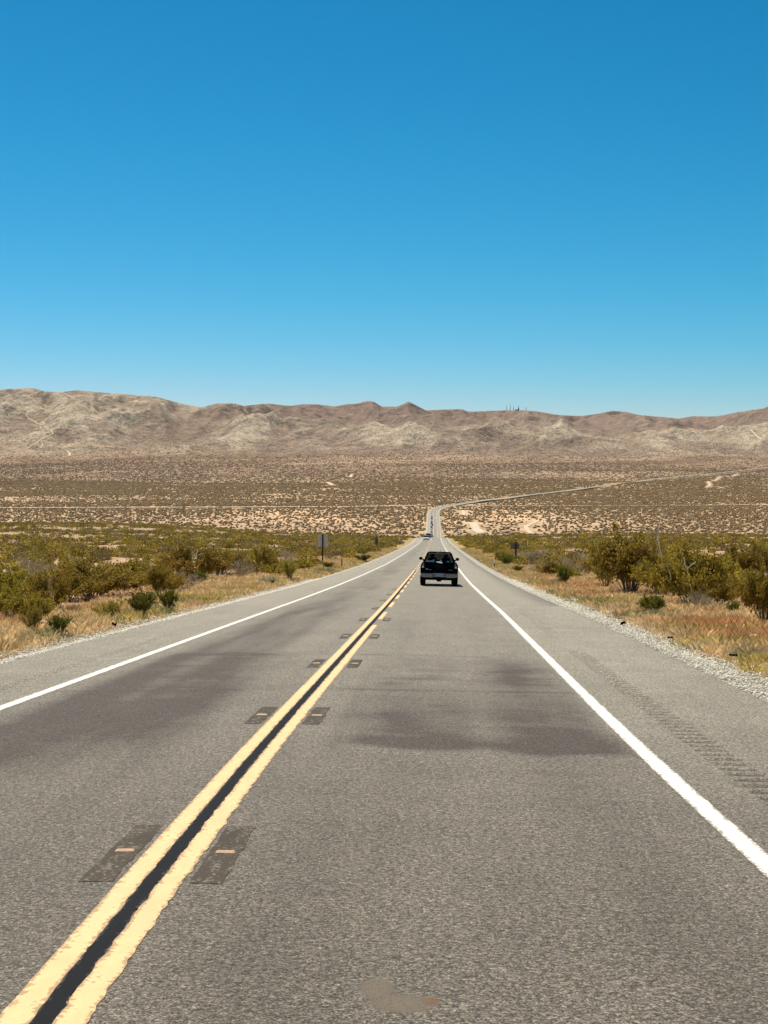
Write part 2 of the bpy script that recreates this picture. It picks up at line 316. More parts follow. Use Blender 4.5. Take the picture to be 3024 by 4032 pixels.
def road_pt(y, off, dz=0.0):
    h = head(y); return np.stack([xroad(y) + off * np.cos(h), y - off * np.sin(h), zroad(y) + crown(off) + dz + 0 * off], -1)
HALF_L, HALF_R = 5.83, 6.0

# ------------------------------------------------------------------ terrain sheet with the hills
Urow = np.concatenate([-np.geomspace(2.2, 0.36, 60)[:-1], np.linspace(-0.36, 0.36, 560), np.geomspace(0.36, 2.2, 60)[1:]])
rows = [-75.]
while rows[-1] < 17000:
    d = rows[-1]
    if d < 0: s = 4
    elif d < 110: s = 0.7
    elif d < 1200: s = d * 0.0075
    elif d < 4600: s = 13
    elif d < 9900: s = 9.5
    else: s = 250
    rows.append(d + s)
Drow = np.array(rows); OFF = 80.0
UU, DD = np.meshgrid(Urow, Drow); XX = UU * (DD + OFF); YY = DD
SKY = np.array([(-3000, 1600), (-1500, 1560), (-600, 1530), (0, 1540), (40, 1532), (146, 1528), (199, 1542), (252, 1544), (318, 1537), (398, 1544), (530, 1554), (630, 1563), (696, 1581), (749, 1596), (809, 1603), (862, 1589), (928, 1588), (968, 1598), (1034, 1591), (1066, 1589), (1146, 1598), (1199, 1591), (1265, 1593), (1318, 1601), (1371, 1591), (1411, 1589), (1444, 1579), (1471, 1581), (1504, 1601), (1564, 1601), (1590, 1590), (1607, 1581), (1637, 1596), (1676, 1616), (1743, 1613), (1816, 1611), (1842, 1621), (1928, 1618), (2003, 1615), (2076, 1616), (2143, 1625), (2189, 1634), (2282, 1638), (2348, 1629), (2401, 1617), (2454, 1622), (2507, 1634), (2587, 1641), (2660, 1648), (2720, 1638), (2806, 1640), (2885, 1623), (2985, 1609), (3024, 1594), (3400, 1560), (4200, 1600), (6000, 1580)], float)

base = zroad(YY)
V_ = (XX - 0) / np.maximum(YY + OFF, 1)                     # bearing
# plain: gentle tilt and low swells
base = base + sstep(1200, 2600, YY) * (V_ * -14) + sstep(1300, 2400, YY) * 2.6 * fbm(XX, YY, 420, 3, 3) * (1 - 0.6 * sstep(3000, 4500, YY))
base = base + sstep(3000, 3700, YY) * (14 * fbm(XX, YY, 1500, 2, 5))
# hills
ang = V_ * F + CX                                          # bearing in photograph pixels
S = np.interp(ang[-1], SKY[:, 0], SKY[:, 1]); tanS = (HOR - S) / F
LEFT = 1 - sstep(600, 1000, ang)
wx = XX + 140 * fbm(XX, YY, 900, 3, 11); wy = YY + 140 * fbm(XX, YY, 900, 3, 12)
R1 = ridged(wx, wy * 0.75, 1500, 6, 21, 0.42); R2 = ridged(wx * 1.1, wy * 0.62, 640, 6, 33, 0.42); R3 = ridged(wx * 1.2, wy * 0.55, 230, 4, 44, 0.45)
front = 5250 + 420 * fbm(XX, YY * .3, 1100, 3, 51) + LEFT * -100
foot = sstep(0, 1300, YY - front)                            # low pale badlands in front
midh = 40 * foot + 140 * foot * R2 + 36 * foot * R3
up = sstep(front + 500, front + 2300 - 500 * LEFT, YY)
crest_d = 8000 - 650 * LEFT
upper = up * (0.45 + 0.55 * R1) + 0.10 * up * R2
ridge = np.exp(-((YY - crest_d) / 1050.) ** 2)
hills = midh * (1 - 0.35 * up) + upper * 150 + ridge * 90
hills = hills * (1 - sstep(8600, 12000, YY) * 0.9)
hb = (YY > 4600)
sc_ = np.ones(len(Urow))
near_u = np.abs(Urow) < 2.1
for it in range(5):                                         # the skyline seen from the road matches the photograph
    Z = base + hills * sc_[None, :] * 1.0
    el = np.where(hb, (Z - CAMZ) / np.maximum(YY, 1), -9).max(0)
    bel = 0.012
    sc_ = sc_ * np.clip((tanS - bel) / (el - bel), 0.3, 3)
ker = sc_
w2 = sstep(5600, 7300, YY)
Z = base + hills * (ker[None, :] * w2 + (1 - w2) * np.convolve(np.pad(ker, 40, 'edge'), np.ones(81) / 81, 'valid')[None, :])
ramp = sstep(5200, 7600, YY)
for it in range(3):
    el = np.where(hb, (Z - CAMZ) / np.maximum(YY, 1), -9); k = el.max(0); kd = Drow[el.argmax(0)]
    Z = Z + ramp * ((tanS - k) * kd)[None, :]
HILL = sstep(0.03, 0.55, foot + 0.15 * fbm(XX, YY, 380, 3, 79) * sstep(0.0, .1, foot))
# ground beside the road
offr = (XX - xroad(YY)) * np.cos(head(YY)); ao = np.abs(offr)
sp = np.maximum((YY + OFF) * 0.00129, 0.02)
bumpy = 0.16 * fbm(XX, YY, 5.0, 3, 61) + 0.9 * fbm(XX, YY, 38, 3, 62) * sstep(9, 34, ao) + 2.2 * fbm(XX, YY, 120, 2, 63) * sstep(14, 70, ao) + 0.5 * sstep(14, 50, ao) + 8.5 * sstep(35, 190, -offr) * np.exp(-((YY - 900) / 260.) ** 2)
Z = Z + np.where(YY < 1400, bumpy * sstep(6.2, 9.5, ao), 0) - 0.10 - 0.18 * sstep(6.5, 9, ao)
Z = Z - (0.28 + 0.22 * sstep(300, 1400, YY)) * (1 - sstep(6.6 + sp, 7.3 + 2.6 * sp, ao))
Z = Z - 0.05 * sstep(1000, 1400, YY)

def grid_faces(nr, nc):
    i = np.arange(nr * nc).reshape(nr, nc)
    return np.stack([i[:-1, :-1], i[:-1, 1:], i[1:, 1:], i[1:, :-1]], -1).reshape(-1, 4)
def zmesh(x, y):
    x = np.asarray(x, float); y = np.asarray(y, float)
    r = np.clip(np.searchsorted(Drow, y) - 1, 0, len(Drow) - 2); fr = (y - Drow[r]) / (Drow[r + 1] - Drow[r])
    u = x / (y + OFF); c = np.clip(np.searchsorted(Urow, u) - 1, 0, len(Urow) - 2); fc = (u - Urow[c]) / (Urow[c + 1] - Urow[c])
    fc = np.clip(fc, 0, 1); fr = np.clip(fr, 0, 1)
    return (Z[r, c] * (1 - fc) + Z[r, c + 1] * fc) * (1 - fr) + (Z[r + 1, c] * (1 - fc) + Z[r + 1, c + 1] * fc) * fr
def ray(px, py):
    a = (px - CX) / F; b = (CY - py) / F
    v = np.array([a, math.cos(PITCH) + b * math.sin(PITCH), -math.sin(PITCH) + b * math.cos(PITCH)])
    return v / v[1]
def hit(px, py, y0=10., y1=12000.):
    """where the sight line through a photograph pixel meets the ground"""
    v = ray(px, py); ys = np.geomspace(y0, y1, 6000)
    zz = CAMZ + v[2] * ys; g = zmesh(v[0] * ys, ys)
    b = np.nonzero(zz < g)[0]
    if len(b) == 0: return None
    y = ys[b[0]]; return np.array([v[0] * y, y, float(zmesh(v[0] * y, y))])

# ground colours (albedo only)
def mixc(a, b, t): return a * (1 - t[..., None]) + np.array(b) * t[..., None]
C = np.zeros(XX.shape + (3,)); C[:] = (0.46, 0.315, 0.195)
nA = fbm(XX, YY, 14, 4, 71); nB = fbm(XX, YY, 5, 3, 72)
C = mixc(C, (0.52, 0.40, 0.27), sstep(0.0, 0.5, nA)); C = mixc(C, (0.37, 0.185, 0.10), sstep(0.05, 0.45, nB) * (YY < 400))
C = mixc(C, (0.37, 0.26, 0.18), sstep(350, 600, YY) * .8)
valley = sstep(1150, 1350, YY)
vc = np.zeros_like(C); vc[:] = (0.46, 0.32, 0.20)
ns = fbm(XX, YY * 0.45, 260, 4, 73)
vc = mixc(vc, (0.62, 0.42, 0.26), sstep(0.05, 0.4, ns) * (1 - .8 * sstep(1750, 2000, YY))); vc = mixc(vc, (0.40, 0.28, 0.17), sstep(0.0, 0.45, -ns))
C = C * (1 - valley[..., None]) + vc * valley[..., None]
verge = (1 - sstep(8.5, 11.5, ao)) * sstep(60, 160, YY) * (1 - sstep(1800, 2000, YY)); C = mixc(C, (0.36, 0.265, 0.115), verge * (0.75 + .5 * nA))
f2 = sstep(2100, 3300, YY); C = C * (1 - f2[..., None]) + mixc(np.full_like(C, 1) * (0.35, 0.24, 0.145), (0.44, 0.31, 0.19), sstep(0, .4, ns)) * f2[..., None]
fb = np.interp(ang, [-2000, 0, 500, 1000, 1331, 1600, 1924, 2474, 3024, 5000], [3100, 3250, 3600, 4080, 4480, 4250, 3850, 4600, 4950, 5300])
fan = sstep(-50, 50, YY - fb - 60 * fbm(XX, YY * 0.5, 300, 3, 76))
fc = mixc(np.full_like(C, 1) * (0.31, 0.208, 0.138), (0.39, 0.27, 0.18), sstep(-0.05, 0.3, fbm(XX * .28, (YY - .5 * XX) * .9, 420, 5, 74, .6)))
fc = mixc(fc, (0.19, 0.125, 0.08), sstep(0.03, 0.3, fbm(XX * .2, YY - .4 * XX, 330, 4, 78, .6)) * .85)
C = C * (1 - fan[..., None]) + fc * fan[..., None]
nh = fbm(XX, YY * 0.7, 500, 5, 75, 0.6); nh2 = fbm(XX, YY, 160, 4, 77, 0.6)
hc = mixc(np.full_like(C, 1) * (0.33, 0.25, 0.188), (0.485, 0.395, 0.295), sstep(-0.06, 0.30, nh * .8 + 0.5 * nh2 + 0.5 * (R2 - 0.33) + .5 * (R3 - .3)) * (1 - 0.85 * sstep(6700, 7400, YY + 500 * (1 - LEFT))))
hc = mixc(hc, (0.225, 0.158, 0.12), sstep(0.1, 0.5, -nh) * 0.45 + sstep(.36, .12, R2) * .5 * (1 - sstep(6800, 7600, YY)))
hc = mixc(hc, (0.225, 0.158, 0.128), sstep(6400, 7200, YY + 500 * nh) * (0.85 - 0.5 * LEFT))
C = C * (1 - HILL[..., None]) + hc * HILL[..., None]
speck = sstep(3300, 4300, YY) * 0.7 * (1 - 0.45 * HILL) * (1 - 0.7 * sstep(6200, 7000, YY))
nearA = 1 - sstep(500, 1200, YY)
me = np_mesh("ground", np.stack([XX, YY, Z], -1).reshape(-1, 3), grid_faces(*XX.shape), M_terrain, C.reshape(-1, 3), True,
             dict(speck=speck, near=nearA, hill=HILL * 0.9 + 0.1 * valley))
tag(link("ground", me), kind='structure')

# ------------------------------------------------------------------ road surface
GR = (4.20, 4.53); GL = (-4.55, -4.32)                       # rumble strips, offset from the centre line
P0 = 0.3052
def road_wear_shade(off, y):  # patches and wear, with painted grain shadow towards the camera
    w = 0.30 + 0 * off
    lane = (np.abs(off) < 3.6)
    wt = sum(np.exp(-((np.abs(off) - c) / 0.42) ** 2) for c in (0.95, 2.75))
    n1 = fbm(off * 1.6, y * 0.10, 1.0, 4, 81); n2 = fbm(off, y * 0.5, 0.8, 4, 82); n5 = .55 * fbm(off * .7, y * 1.3, 1.0, 5, 86, .6)
    far = sstep(20, 90, y)
    w = w + lane * (0.10 * n1 + 0.04)
    # left lane: long dark sealed stretch with a hard start across the lane
    eL = 26.2 + 0.25 * fbm(off, off * 0, 0.9, 2, 83)
    Ld = (off < -0.75) & (off > -3.5)
    shape = sstep(-3.45, -2.9, off) * sstep(-0.6, -1.5, off)
    body = sstep(10.5, 15.5, y + 1.6 * n1 - 0.9 * (off + 2)) * (1 - sstep(-0.15, 0.15, y - eL))
    w = w + shape * body * (0.52 + 0.35 * n1 + 0.5 * n5) * (off < 0)
    w = w + (off < 0) * sstep(-3.4, -2.7, off) * sstep(-0.9, -1.7, off) * sstep(25, 27, y) * (0.42 - 0.24 * far + 0.35 * n1)
    # right lane: dark block, with cross seams
    eR = 13.6 + 0.35 * fbm(off, off * 0, 1.3, 2, 84) - 0.15 * (off - 1.8)
    rs = sstep(0.5, 1.3, off + .3 * n2) * (1 - sstep(3.3, 3.7, off + .2 * n2))
    blk = sstep(-0.2, 0.25, y - eR) * (1 - .62 * sstep(16.2, 19.2, y + 0.8 * n1)) * (1 - sstep(24.5, 26.3, y))
    w = w + rs * blk * (0.36 + 0.22 * n2 + 0.7 * n5) * (1 - 0.55 * np.exp(-((off - 2.15) / 0.22) ** 2))
    w = w + rs * blk * np.exp(-((y - eR - 0.45) / 0.35) ** 2) * 0.25
    b2 = sstep(19.6, 20.3, y) * (1 - sstep(22.5, 24.5, y))
    w = w + rs * b2 * (0.02 + 0.2 * n2 + 0.7 * n5)
    b3 = np.exp(-((off - 2.95) / 0.5) ** 2) * np.exp(-((y - 22) / 2.2) ** 2); w = w + b3 * 0.3 * (y > 0)
    for yy, a, lo, hi in ((19.35, 0.45, 0.3, 3.6), (25.6, 0.4, 0.2, 2.6), (26.4, 0.3, -3.6, -0.3), (19.2, 0.22, -3.6, -0.4), (33.4, 0.2, 0.4, 3.5), (12.3, 0.12, 1.5, 3.4)):
        yc = yy + 0.12 * fbm(off, off * 0 + yy, 1.1, 3, 85)
        w = w + a * np.exp(-((y - yc) / 0.11) ** 2) * ((off > lo) & (off < hi)) * (0.6 + 0.8 * n2)
    # old saw cut beside the right marker row
    w = w + 0.25 * np.exp(-((off - 0.62) / 0.03) ** 2) * sstep(12.5, 14, y) * (1 - sstep(25, 27, y))
    w = w + lane * 0.10 * wt * (1 - far) * (0.5 + n1) + 0.34 * (1 - sstep(7, 30, y))  # wheel paths; then near asphalt darkened to stand for shadow between its stones
    w = w - (~lane) * (0.16 + 0.05 * (off > 0)) * sstep(9, 16, y) + (~lane) * 0.12 * n1
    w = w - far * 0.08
    return np.clip(w, 0, 1)

def road_grid(y, off):
    O, Y = np.meshgrid(off, y); h = head(Y)
    g = np.zeros_like(O); groove_shade = np.zeros_like(O)
    for (a, b), (y0, y1), dep, dd in ((GR, (10.2, 28.0), 0.022, 0.85), (GR, (33.5, 48), 0.008, 0.35), (GL, (17., 33), 0.014, 0.6)):
        ph = ((Y - y0) / P0) % 1.0; prof = np.clip(1.7 * (1 - np.abs(ph - 0.5) / 0.30), 0, 1)
        ins = sstep(a - .02, a + .03, O) * (1 - sstep(b - .03, b + .02, O)) * sstep(y0 - .3, y0 + .6, Y) * (1 - sstep(y1 - 1, y1 + .3, Y))
        g += prof * ins * dep; groove_shade += prof ** 1.5 * ins * dd * (0.75 + 0.5 * fbm(O, Y, 0.2, 2, 90))  # cut depth, and the shadow inside each groove painted as dark colour
    w = road_wear_shade(O, Y)
    P = np.stack([xroad(Y) + O * np.cos(h), Y - O * np.sin(h), zroad(Y) + crown(O) - g], -1)
    # skirt down the pavement edges
    for e in (0, -1): P[:, e, 2] -= 0.14
    return P.reshape(-1, 3), w.ravel(), np.clip(groove_shade, 0, 1).ravel(), len(y), len(off)
off_n = np.unique(np.round(np.concatenate([[-HALF_L - 0.05, HALF_R + 0.05], np.arange(-HALF_L, HALF_R, 0.09), [HALF_R], np.arange(4.14, 4.6, 0.04), np.arange(-4.6, -4.25, 0.04)]), 4))
off_f = np.array([-HALF_L - .05, -HALF_L, -4.6, -3.7, -3.4, -3.0, -2.5, -2, -1.5, -1, -.5, 0, .5, 1, 1.5, 2, 2.5, 3, 3.4, 3.7, 4.3, 5, HALF_R, HALF_R + .05])
ya = np.concatenate([np.arange(-75, 4, 1.0), np.arange(4, 10, P0 / 4), np.arange(10, 34, P0 / 8), np.arange(34, 50, P0 / 4), [50.0]])
yb = np.concatenate([np.arange(50, 160, 0.8), np.arange(160, 700, 3), np.arange(700, 6000, 9)])
Va, wa, da, na, nca = road_grid(ya, off_n); Vb, wb, db, nb, ncb = road_grid(yb, off_f)
Fa = grid_faces(na, nca); Fb = grid_faces(nb, ncb) + len(Va)
me = np_mesh("road", np.vstack([Va, Vb]), np.vstack([Fa, Fb]), M_asph, None, True, dict(wear_tone=np.concatenate([wa, wb]), groove_shade=np.concatenate([da, db])))
tag(link("road", me), kind='structure')

def strip(name, y, o0, o1, mat, dz, jit0=0, jit1=0, seed=0, nx=4):
    y = np.asarray(y, float)
    j0 = jit0 * gnoise(y * 6.1, y * 0 + .3, seed) + jit0 * .8 * gnoise(y * 19, y * 0 + 5.1, seed + 1) if jit0 else 0 * y
    j1 = jit1 * gnoise(y * 6.1, y * 0 + .3, seed + 2) + jit1 * .8 * gnoise(y * 19, y * 0 + 5.1, seed + 3) if jit1 else 0 * y
    a = o0 + j0; b = o1 + j1; t = np.linspace(0, 1, nx + 1)
    O = a[:, None] * (1 - t) + b[:, None] * t; Y = np.repeat(y[:, None], nx + 1, 1); h = head(Y)
    P = np.stack([xroad(Y) + O * np.cos(h), Y - O * np.sin(h), zroad(Y) + crown(O) + dz], -1)
    e = np.repeat((np.abs(t - 0.5) * 2)[None, :] ** 3, len(y), 0)
    return P.reshape(-1, 3), grid_faces(len(y), nx + 1), e.ravel()
def joined(name, parts, mat, **kw):
    Vs, Fs, Es = [], [], []; n = 0
    for v, f, e in parts: Vs.append(v); Fs.append(f + n); Es.append(e); n += len(v)
    return tag(link(name, np_mesh(name, np.vstack(Vs), np.vstack(Fs), mat, None, False, dict(edge=np.concatenate(Es)))), kind='structure', **kw)
yn = np.concatenate([np.arange(3, 60, 0.06), np.arange(60, 160, 0.5), np.arange(160, 700, 3), np.arange(700, 5900, 9)])
dzf = lambda y: 0.004 + 0.05 * sstep(300, 1200, y)
def S_(lo, hi, a, b, **k):
    y = yn[(yn >= lo) & (yn <= hi)]
    if len(y) < 2: y = np.linspace(lo, hi, 3)
    P, Fc, e = strip("", y, a, b, None, 0, **k); P[:, 2] += dzf(P[:, 1]); return P, Fc, e
joined("edge_line", [S_(3, 6000, 3.58, 3.75, jit0=.006, jit1=.006, seed=3)], M_white)
joined("edge_line", [S_(3, 6000, -3.75, -3.57, jit0=.004, jit1=.004, seed=9)], M_white)
Y1 = 118
joined("centre_line_yellow", [S_(3, Y1, -0.185, -0.045, jit0=.004, jit1=.009, seed=21)] + [S_(s, s + 4.4, -.16, -.05) for s in np.arange(Y1 + 4, 480, 8.1)] +
       [S_(480, 1250, -.1, .0), S_(1250, 5900, -.26, -.08)], M_yellow)
joined("centre_line_yellow", [S_(3, 35.5, 0.05, 0.185, jit0=.013, jit1=.014, seed=31)] + [S_(s, s + 4.4, 0.05, 0.185, jit0=.01, jit1=.01, seed=32) for s in np.arange(38.4, 190, 8.1)] +
       [S_(1250, 5900, .08, .26)], M_yellow)
joined("centre_line_black", [S_(3, Y1, -0.043, 0.048, jit0=.009, jit1=.012, seed=41)], M_black)
joined("lane_bar_marking", [S_(1617, 1623, 0.8, 2.9)], M_white)

# gravel shoulders
def gravel_strip(side, name):
    y = np.concatenate([np.arange(-60, 150, 0.25), np.arange(150, 700, 3), np.arange(700, 5900, 9)])
    e0 = HALF_R if side > 0 else HALF_L
    wv = (0.95 if side > 0 else 0.75) + 0.22 * fbm(y, y * 0, 6, 4, 91 + side) + 0.10 * fbm(y, y * 0, 1.1, 2, 95) + 0.3 * sstep(300, 900, y) + 0.3 * sstep(2000, 2600, y)
    t = np.array([-0.03, 0.15, 0.4, 0.7, 1.0, 1.5]); dzs = np.array([-0.018, -0.035, -0.05, -0.08, -0.14, -0.6])
    O = side * (e0 + t[None, :] * wv[:, None]); Y = np.repeat(y[:, None], len(t), 1); h = head(Y)
    bump = 0.02 * fbm(O * 3, Y * 3, 1.0, 3, 97) * (t > 0)[None, :]
    P = np.stack([xroad(Y) + O * np.cos(h), Y - O * np.sin(h), zroad(Y) + crown(e0) + dzs[None, :] + bump + 0.1 * sstep(400, 900, Y) + .25 * sstep(1900, 2300, Y)], -1)
    Fc = grid_faces(len(y), len(t))
    if side < 0: Fc = Fc[:, ::-1]
    tag(link(name, np_mesh(name, P.reshape(-1, 3), Fc, M_gravel, None, True)), kind='structure')
    return e0
gravel_strip(1, "gravel_shoulder"); gravel_strip(-1, "gravel_shoulder")

# loose stones on the gravel, one mass
def ico():
    t = (1 + 5 ** .5) / 2
    v = np.array([(-1, t, 0), (1, t, 0), (-1, -t, 0), (1, -t, 0), (0, -1, t), (0, 1, t), (0, -1, -t), (0, 1, -t), (t, 0, -1), (t, 0, 1), (-t, 0, -1), (-t, 0, 1)]) / math.sqrt(1 + t * t)
    f = np.array([(0, 11, 5), (0, 5, 1), (0, 1, 7), (0, 7, 10), (0, 10, 11), (1, 5, 9), (5, 11, 4), (11, 10, 2), (10, 7, 6), (7, 1, 8), (3, 9, 4), (3, 4, 2), (3, 2, 6), (3, 6, 8), (3, 8, 9), (4, 9, 5), (2, 4, 11), (6, 2, 10), (8, 6, 7), (9, 8, 1)])
    return v, f
octv = np.array([(1, 0, 0), (0, 1, 0), (-1, 0, 0), (0, -1, 0), (0, 0, 1), (0, 0, -1)], float)
octf = np.array([(0, 1, 4), (1, 2, 4), (2, 3, 4), (3, 0, 4), (1, 0, 5), (2, 1, 5), (3, 2, 5), (0, 3, 5)])
def scatter_mesh(tv, tf, pos, scl, rot, jit, colr):
    n = len(pos); k = len(tv)
    v = tv[None] * (1 + jit * rng.uniform(-1, 1, (n, k, 1))); v = v * scl[:, None, :]
    c, s = np.cos(rot)[:, None], np.sin(rot)[:, None]
    P = np.stack([v[..., 0] * c - v[..., 1] * s, v[..., 0] * s + v[..., 1] * c, v[..., 2]], -1) + pos[:, None, :]
    Fc = tf[None] + (np.arange(n) * k)[:, None, None]
    return P.reshape(-1, 3), Fc.reshape(-1, tf.shape[1]), np.repeat(colr, k, 0)
def stones():
    n = 40000; y = 12 + 85 * rng.random(n) ** 1.5; side = np.where(rng.random(n) < 0.62, 1, -1)
    o = rng.beta(1.2, 1.6, n) * 1.9; off = side * (np.where(side > 0, HALF_R, HALF_L) + 0.03 + o * np.where(side > 0, 1, 0.7))
    h = head(y); x = xroad(y) + off * np.cos(h); yy = y - off * np.sin(h)
    zg = zroad(y) + crown(5.85) - 0.03 - 0.1 * np.clip(o - 0.1, 0, 1)
    z = np.maximum(zg, zmesh(x, yy)) + 0.006
    r = rng.uniform(0.009, 0.025, n) * (1 + y / 120)
    g = rng.uniform(0.40, 0.92, n)
    c = np.stack([g, g * .92, g * .76], -1)
    P, Fc, cc = scatter_mesh(octv, octf, np.stack([x, yy, z], -1), np.stack([r, r * rng.uniform(.7, 1.2, n), r * .7], -1), rng.random(n) * 6.28, .25, c)
    o_ = link("gravel_stones", np_mesh("gravel_stones", P, Fc, M_stone, cc)); tag(o_, "loose white crushed stones along both pavement edges", "gravel", kind='stuff')
stones()

# ------------------------------------------------------------------ grass, one mass
def grass():
    n = 46000
    y = 14 + 320 * rng.random(n) ** 2.0; side = np.where(rng.random(n) < 0.5, 1, -1)
    o = 0.55 + rng.gamma(1.6, 3.6, n); off = side * (5.85 + o)
    keep = (fbm(off, y, 3.0, 3, 101) + 0.35 > 0.12 + 0.03 * np.clip(o - 5, 0, 20)) | ((o < 5) & (rng.random(n) < .8)); keep &= (o > 0.8) | (rng.random(n) < .25)
    y, off, o = y[keep], off[keep], o[keep]; n = len(y)
    h = head(y); x = xroad(y) + off * np.cos(h); yy = y - off * np.sin(h); z = zmesh(x, yy)
    NB = 15
    hh = rng.uniform(0.10, 0.32, n) * (1 - 0.5 * np.exp(-o / 0.8)) * (1 + 0.35 * fbm(x, yy, 4, 2, 102))
    red = sstep(0.0, 0.3, fbm(x, yy, 6.5, 3, 103) + 0.26 * (off > 0) * (y < 48)) * sstep(1.2, 2.6, o)
    grn = sstep(0.12, 0.35, fbm(x, yy, 3.5, 3, 104)) * (1 - sstep(2.2, 4, o)); yel = sstep(0.05, .35, fbm(x, yy, 5, 2, 105)) * (1 - sstep(3, 6, o))
    c = np.full((n, 3), 1.) * (0.82, 0.62, 0.33)
    c = mixc(c, (0.62, 0.31, 0.14), red * .7); c = mixc(c, (0.62, 0.50, 0.15), yel * .8); c = mixc(c, (0.27, 0.29, 0.12), grn * .85)
    c *= rng.uniform(.75, 1.2, (n, 1))
    b = np.repeat(np.arange(n), NB); m = len(b)
    ang = rng.random(m) * 6.28; lean = rng.uniform(.08, .75, m); H = hh[b] * rng.uniform(.55, 1.15, m)
    r0 = rng.uniform(0, .14, m); wd = (0.0026 + 0.00009 * y[b]) * rng.uniform(.7, 1.4, m)
    bx = x[b] + r0 * np.cos(ang); by = yy[b] + r0 * np.sin(ang); bz = z[b] - 0.02
    fa = rng.random(m) * 6.28; wx_, wy_ = np.cos(fa) * wd, np.sin(fa) * wd
    mx, my = bx + lean * H * .35 * np.cos(ang), by + lean * H * .35 * np.sin(ang)
    tx, ty = bx + lean * H * np.cos(ang), by + lean * H * np.sin(ang)
    P = np.stack([np.stack([bx - wx_, by - wy_, bz], -1), np.stack([bx + wx_, by + wy_, bz], -1),
                  np.stack([mx + wx_ * .8, my + wy_ * .8, bz + H * .6], -1), np.stack([tx, ty, bz + H * (1.05 - .25 * lean)], -1)], 1)
    Fc = np.arange(m * 4).reshape(m, 4)
    cc = np.repeat(c[b] * rng.uniform(.6, 1.3, (m, 1)), 4, 0)
    o_ = link("dry_grass", np_mesh("dry_grass", P.reshape(-1, 3), Fc, M_grass, cc)); tag(o_, "dry straw and rust coloured grass along the road verges", "grass", kind='stuff')
grass()

# ------------------------------------------------------------------ shrubs
def shrub_mesh(seed, kind, nst, nleaf, leaf, R=1.0, H=1.0):
    """unit shrub: radius 1, height 1.  returns stem mesh and leaf mesh"""
    r = np.random.default_rng(seed); T = 6
    a = r.random(nst) * 2 * np.pi; tilt = np.sqrt(r.random(nst)) * (1.0 if kind != 'upright' else .75)
    top = np.stack([np.cos(a) * tilt, np.sin(a) * tilt, (1 - 0.42 * tilt ** 2.2) * r.uniform(.78, 1.08, nst)], -1)
    if kind == 'low': top[:, 2] *= .9
    t = np.linspace(0, 1, T)[None, :, None]
    base_ = np.stack([np.cos(a) * .1, np.sin(a) * .1, -0.06 + 0 * a], -1)
    k = r.uniform(.9, 1.5, (nst, 1, 1))
    pts = base_[:, None] * (1 - t) + np.concatenate([top[:, None, :2] * t ** k, top[:, None, 2:] * t ** 0.85], -1)
    pts += r.normal(0, .035, pts.shape) * t
    # sub-branches
    nsub = nst * 3; pi_ = r.integers(0, nst, nsub); ti = r.uniform(.35, .85, nsub); i0 = np.floor(ti * (T - 1)).astype(int); fr = ti * (T - 1) - i0
    p0 = pts[pi_, i0] * (1 - fr[:, None]) + pts[pi_, i0 + 1] * fr[:, None]
    dr = pts[pi_, -1] - pts[pi_, 0]; dr = dr / np.linalg.norm(dr, axis=1)[:, None] + r.normal(0, .55, (nsub, 3)); dr[:, 2] = np.abs(dr[:, 2]) * .8
    ln = r.uniform(.18, .42, nsub)[:, None]; tt = np.linspace(0, 1, 4)[None, :, None]
    sub = p0[:, None] + dr[:, None] * ln[:, None] * tt + r.normal(0, .02, (nsub, 4, 3)) * tt
    def tubes(Pp, r0, r1):
        n, m, _ = Pp.shape; d = np.linspace(r0, r1, m)[None, :, None]
        cs = [np.array([math.cos(q), math.sin(q), 0]) for q in (0, 2.094, 4.189)]
        vv = np.stack([Pp + c_ * d for c_ in cs], 2).reshape(-1, 3)
        i = (np.arange(n)[:, None] * m + np.arange(m - 1)[None, :]).ravel() * 3
        ff = np.concatenate([np.stack([i + q, i + (q + 1) % 3, i + 3 + (q + 1) % 3, i + 3 + q], -1) for q in range(3)])
        return vv, ff
    v1, f1 = tubes(pts, .016, .006); v2, f2_ = tubes(sub, .007, .003)
    SV = np.vstack([v1, v2]); SF = np.vstack([f1, f2_ + len(v1)])
    # leaves in sprays along the outer part of branches
    segs = np.concatenate([pts[:, 2:].reshape(-1, 3), np.repeat(sub[:, 1:].reshape(-1, 3), 2, 0)])
    ci = r.integers(0, len(segs), nleaf); q = segs[ci] + r.normal(0, .05, (nleaf, 3)) * (1.0 if kind != 'upright' else .6)
    q[:, 2] = np.maximum(q[:, 2], .02)
    sz = leaf * r.uniform(.6, 1.4, nleaf)[:, None]
    d1 = r.normal(0, 1, (nleaf, 3)); d1[:, 2] = np.abs(d1[:, 2]) + (.9 if kind == 'upright' else .3); d1 /= np.linalg.norm(d1, axis=1)[:, None]
    d2 = np.cross(d1, r.normal(0, 1, (nleaf, 3))); d2 /= np.linalg.norm(d2, axis=1)[:, None] + 1e-6
    el = 1.9 if kind == 'upright' else 1.25; wd = .35 if kind == 'upright' else .55
    LV = np.stack([q, q + d1 * sz * el * .5 + d2 * sz * wd, q + d1 * sz * el, q + d1 * sz * el * .5 - d2 * sz * wd], 1).reshape(-1, 3)
    LF = np.arange(nleaf * 4).reshape(-1, 4)
    return SV, SF, LV, LF, q, r
PAL = dict(olive=((0.145, 0.112, 0.012), (0.46, 0.34, 0.05)), dark=((0.10, 0.105, 0.010), (0.22, 0.21, 0.025)), grey=((0.24, 0.19, 0.11), (0.36, 0.29, 0.18)),
           yellow=((0.25, 0.20, 0.025), (0.42, 0.34, 0.07)), rust=((0.22, 0.12, 0.04), (0.33, 0.21, 0.09)), sage=((0.26, 0.27, 0.17), (0.40, 0.39, 0.25)))
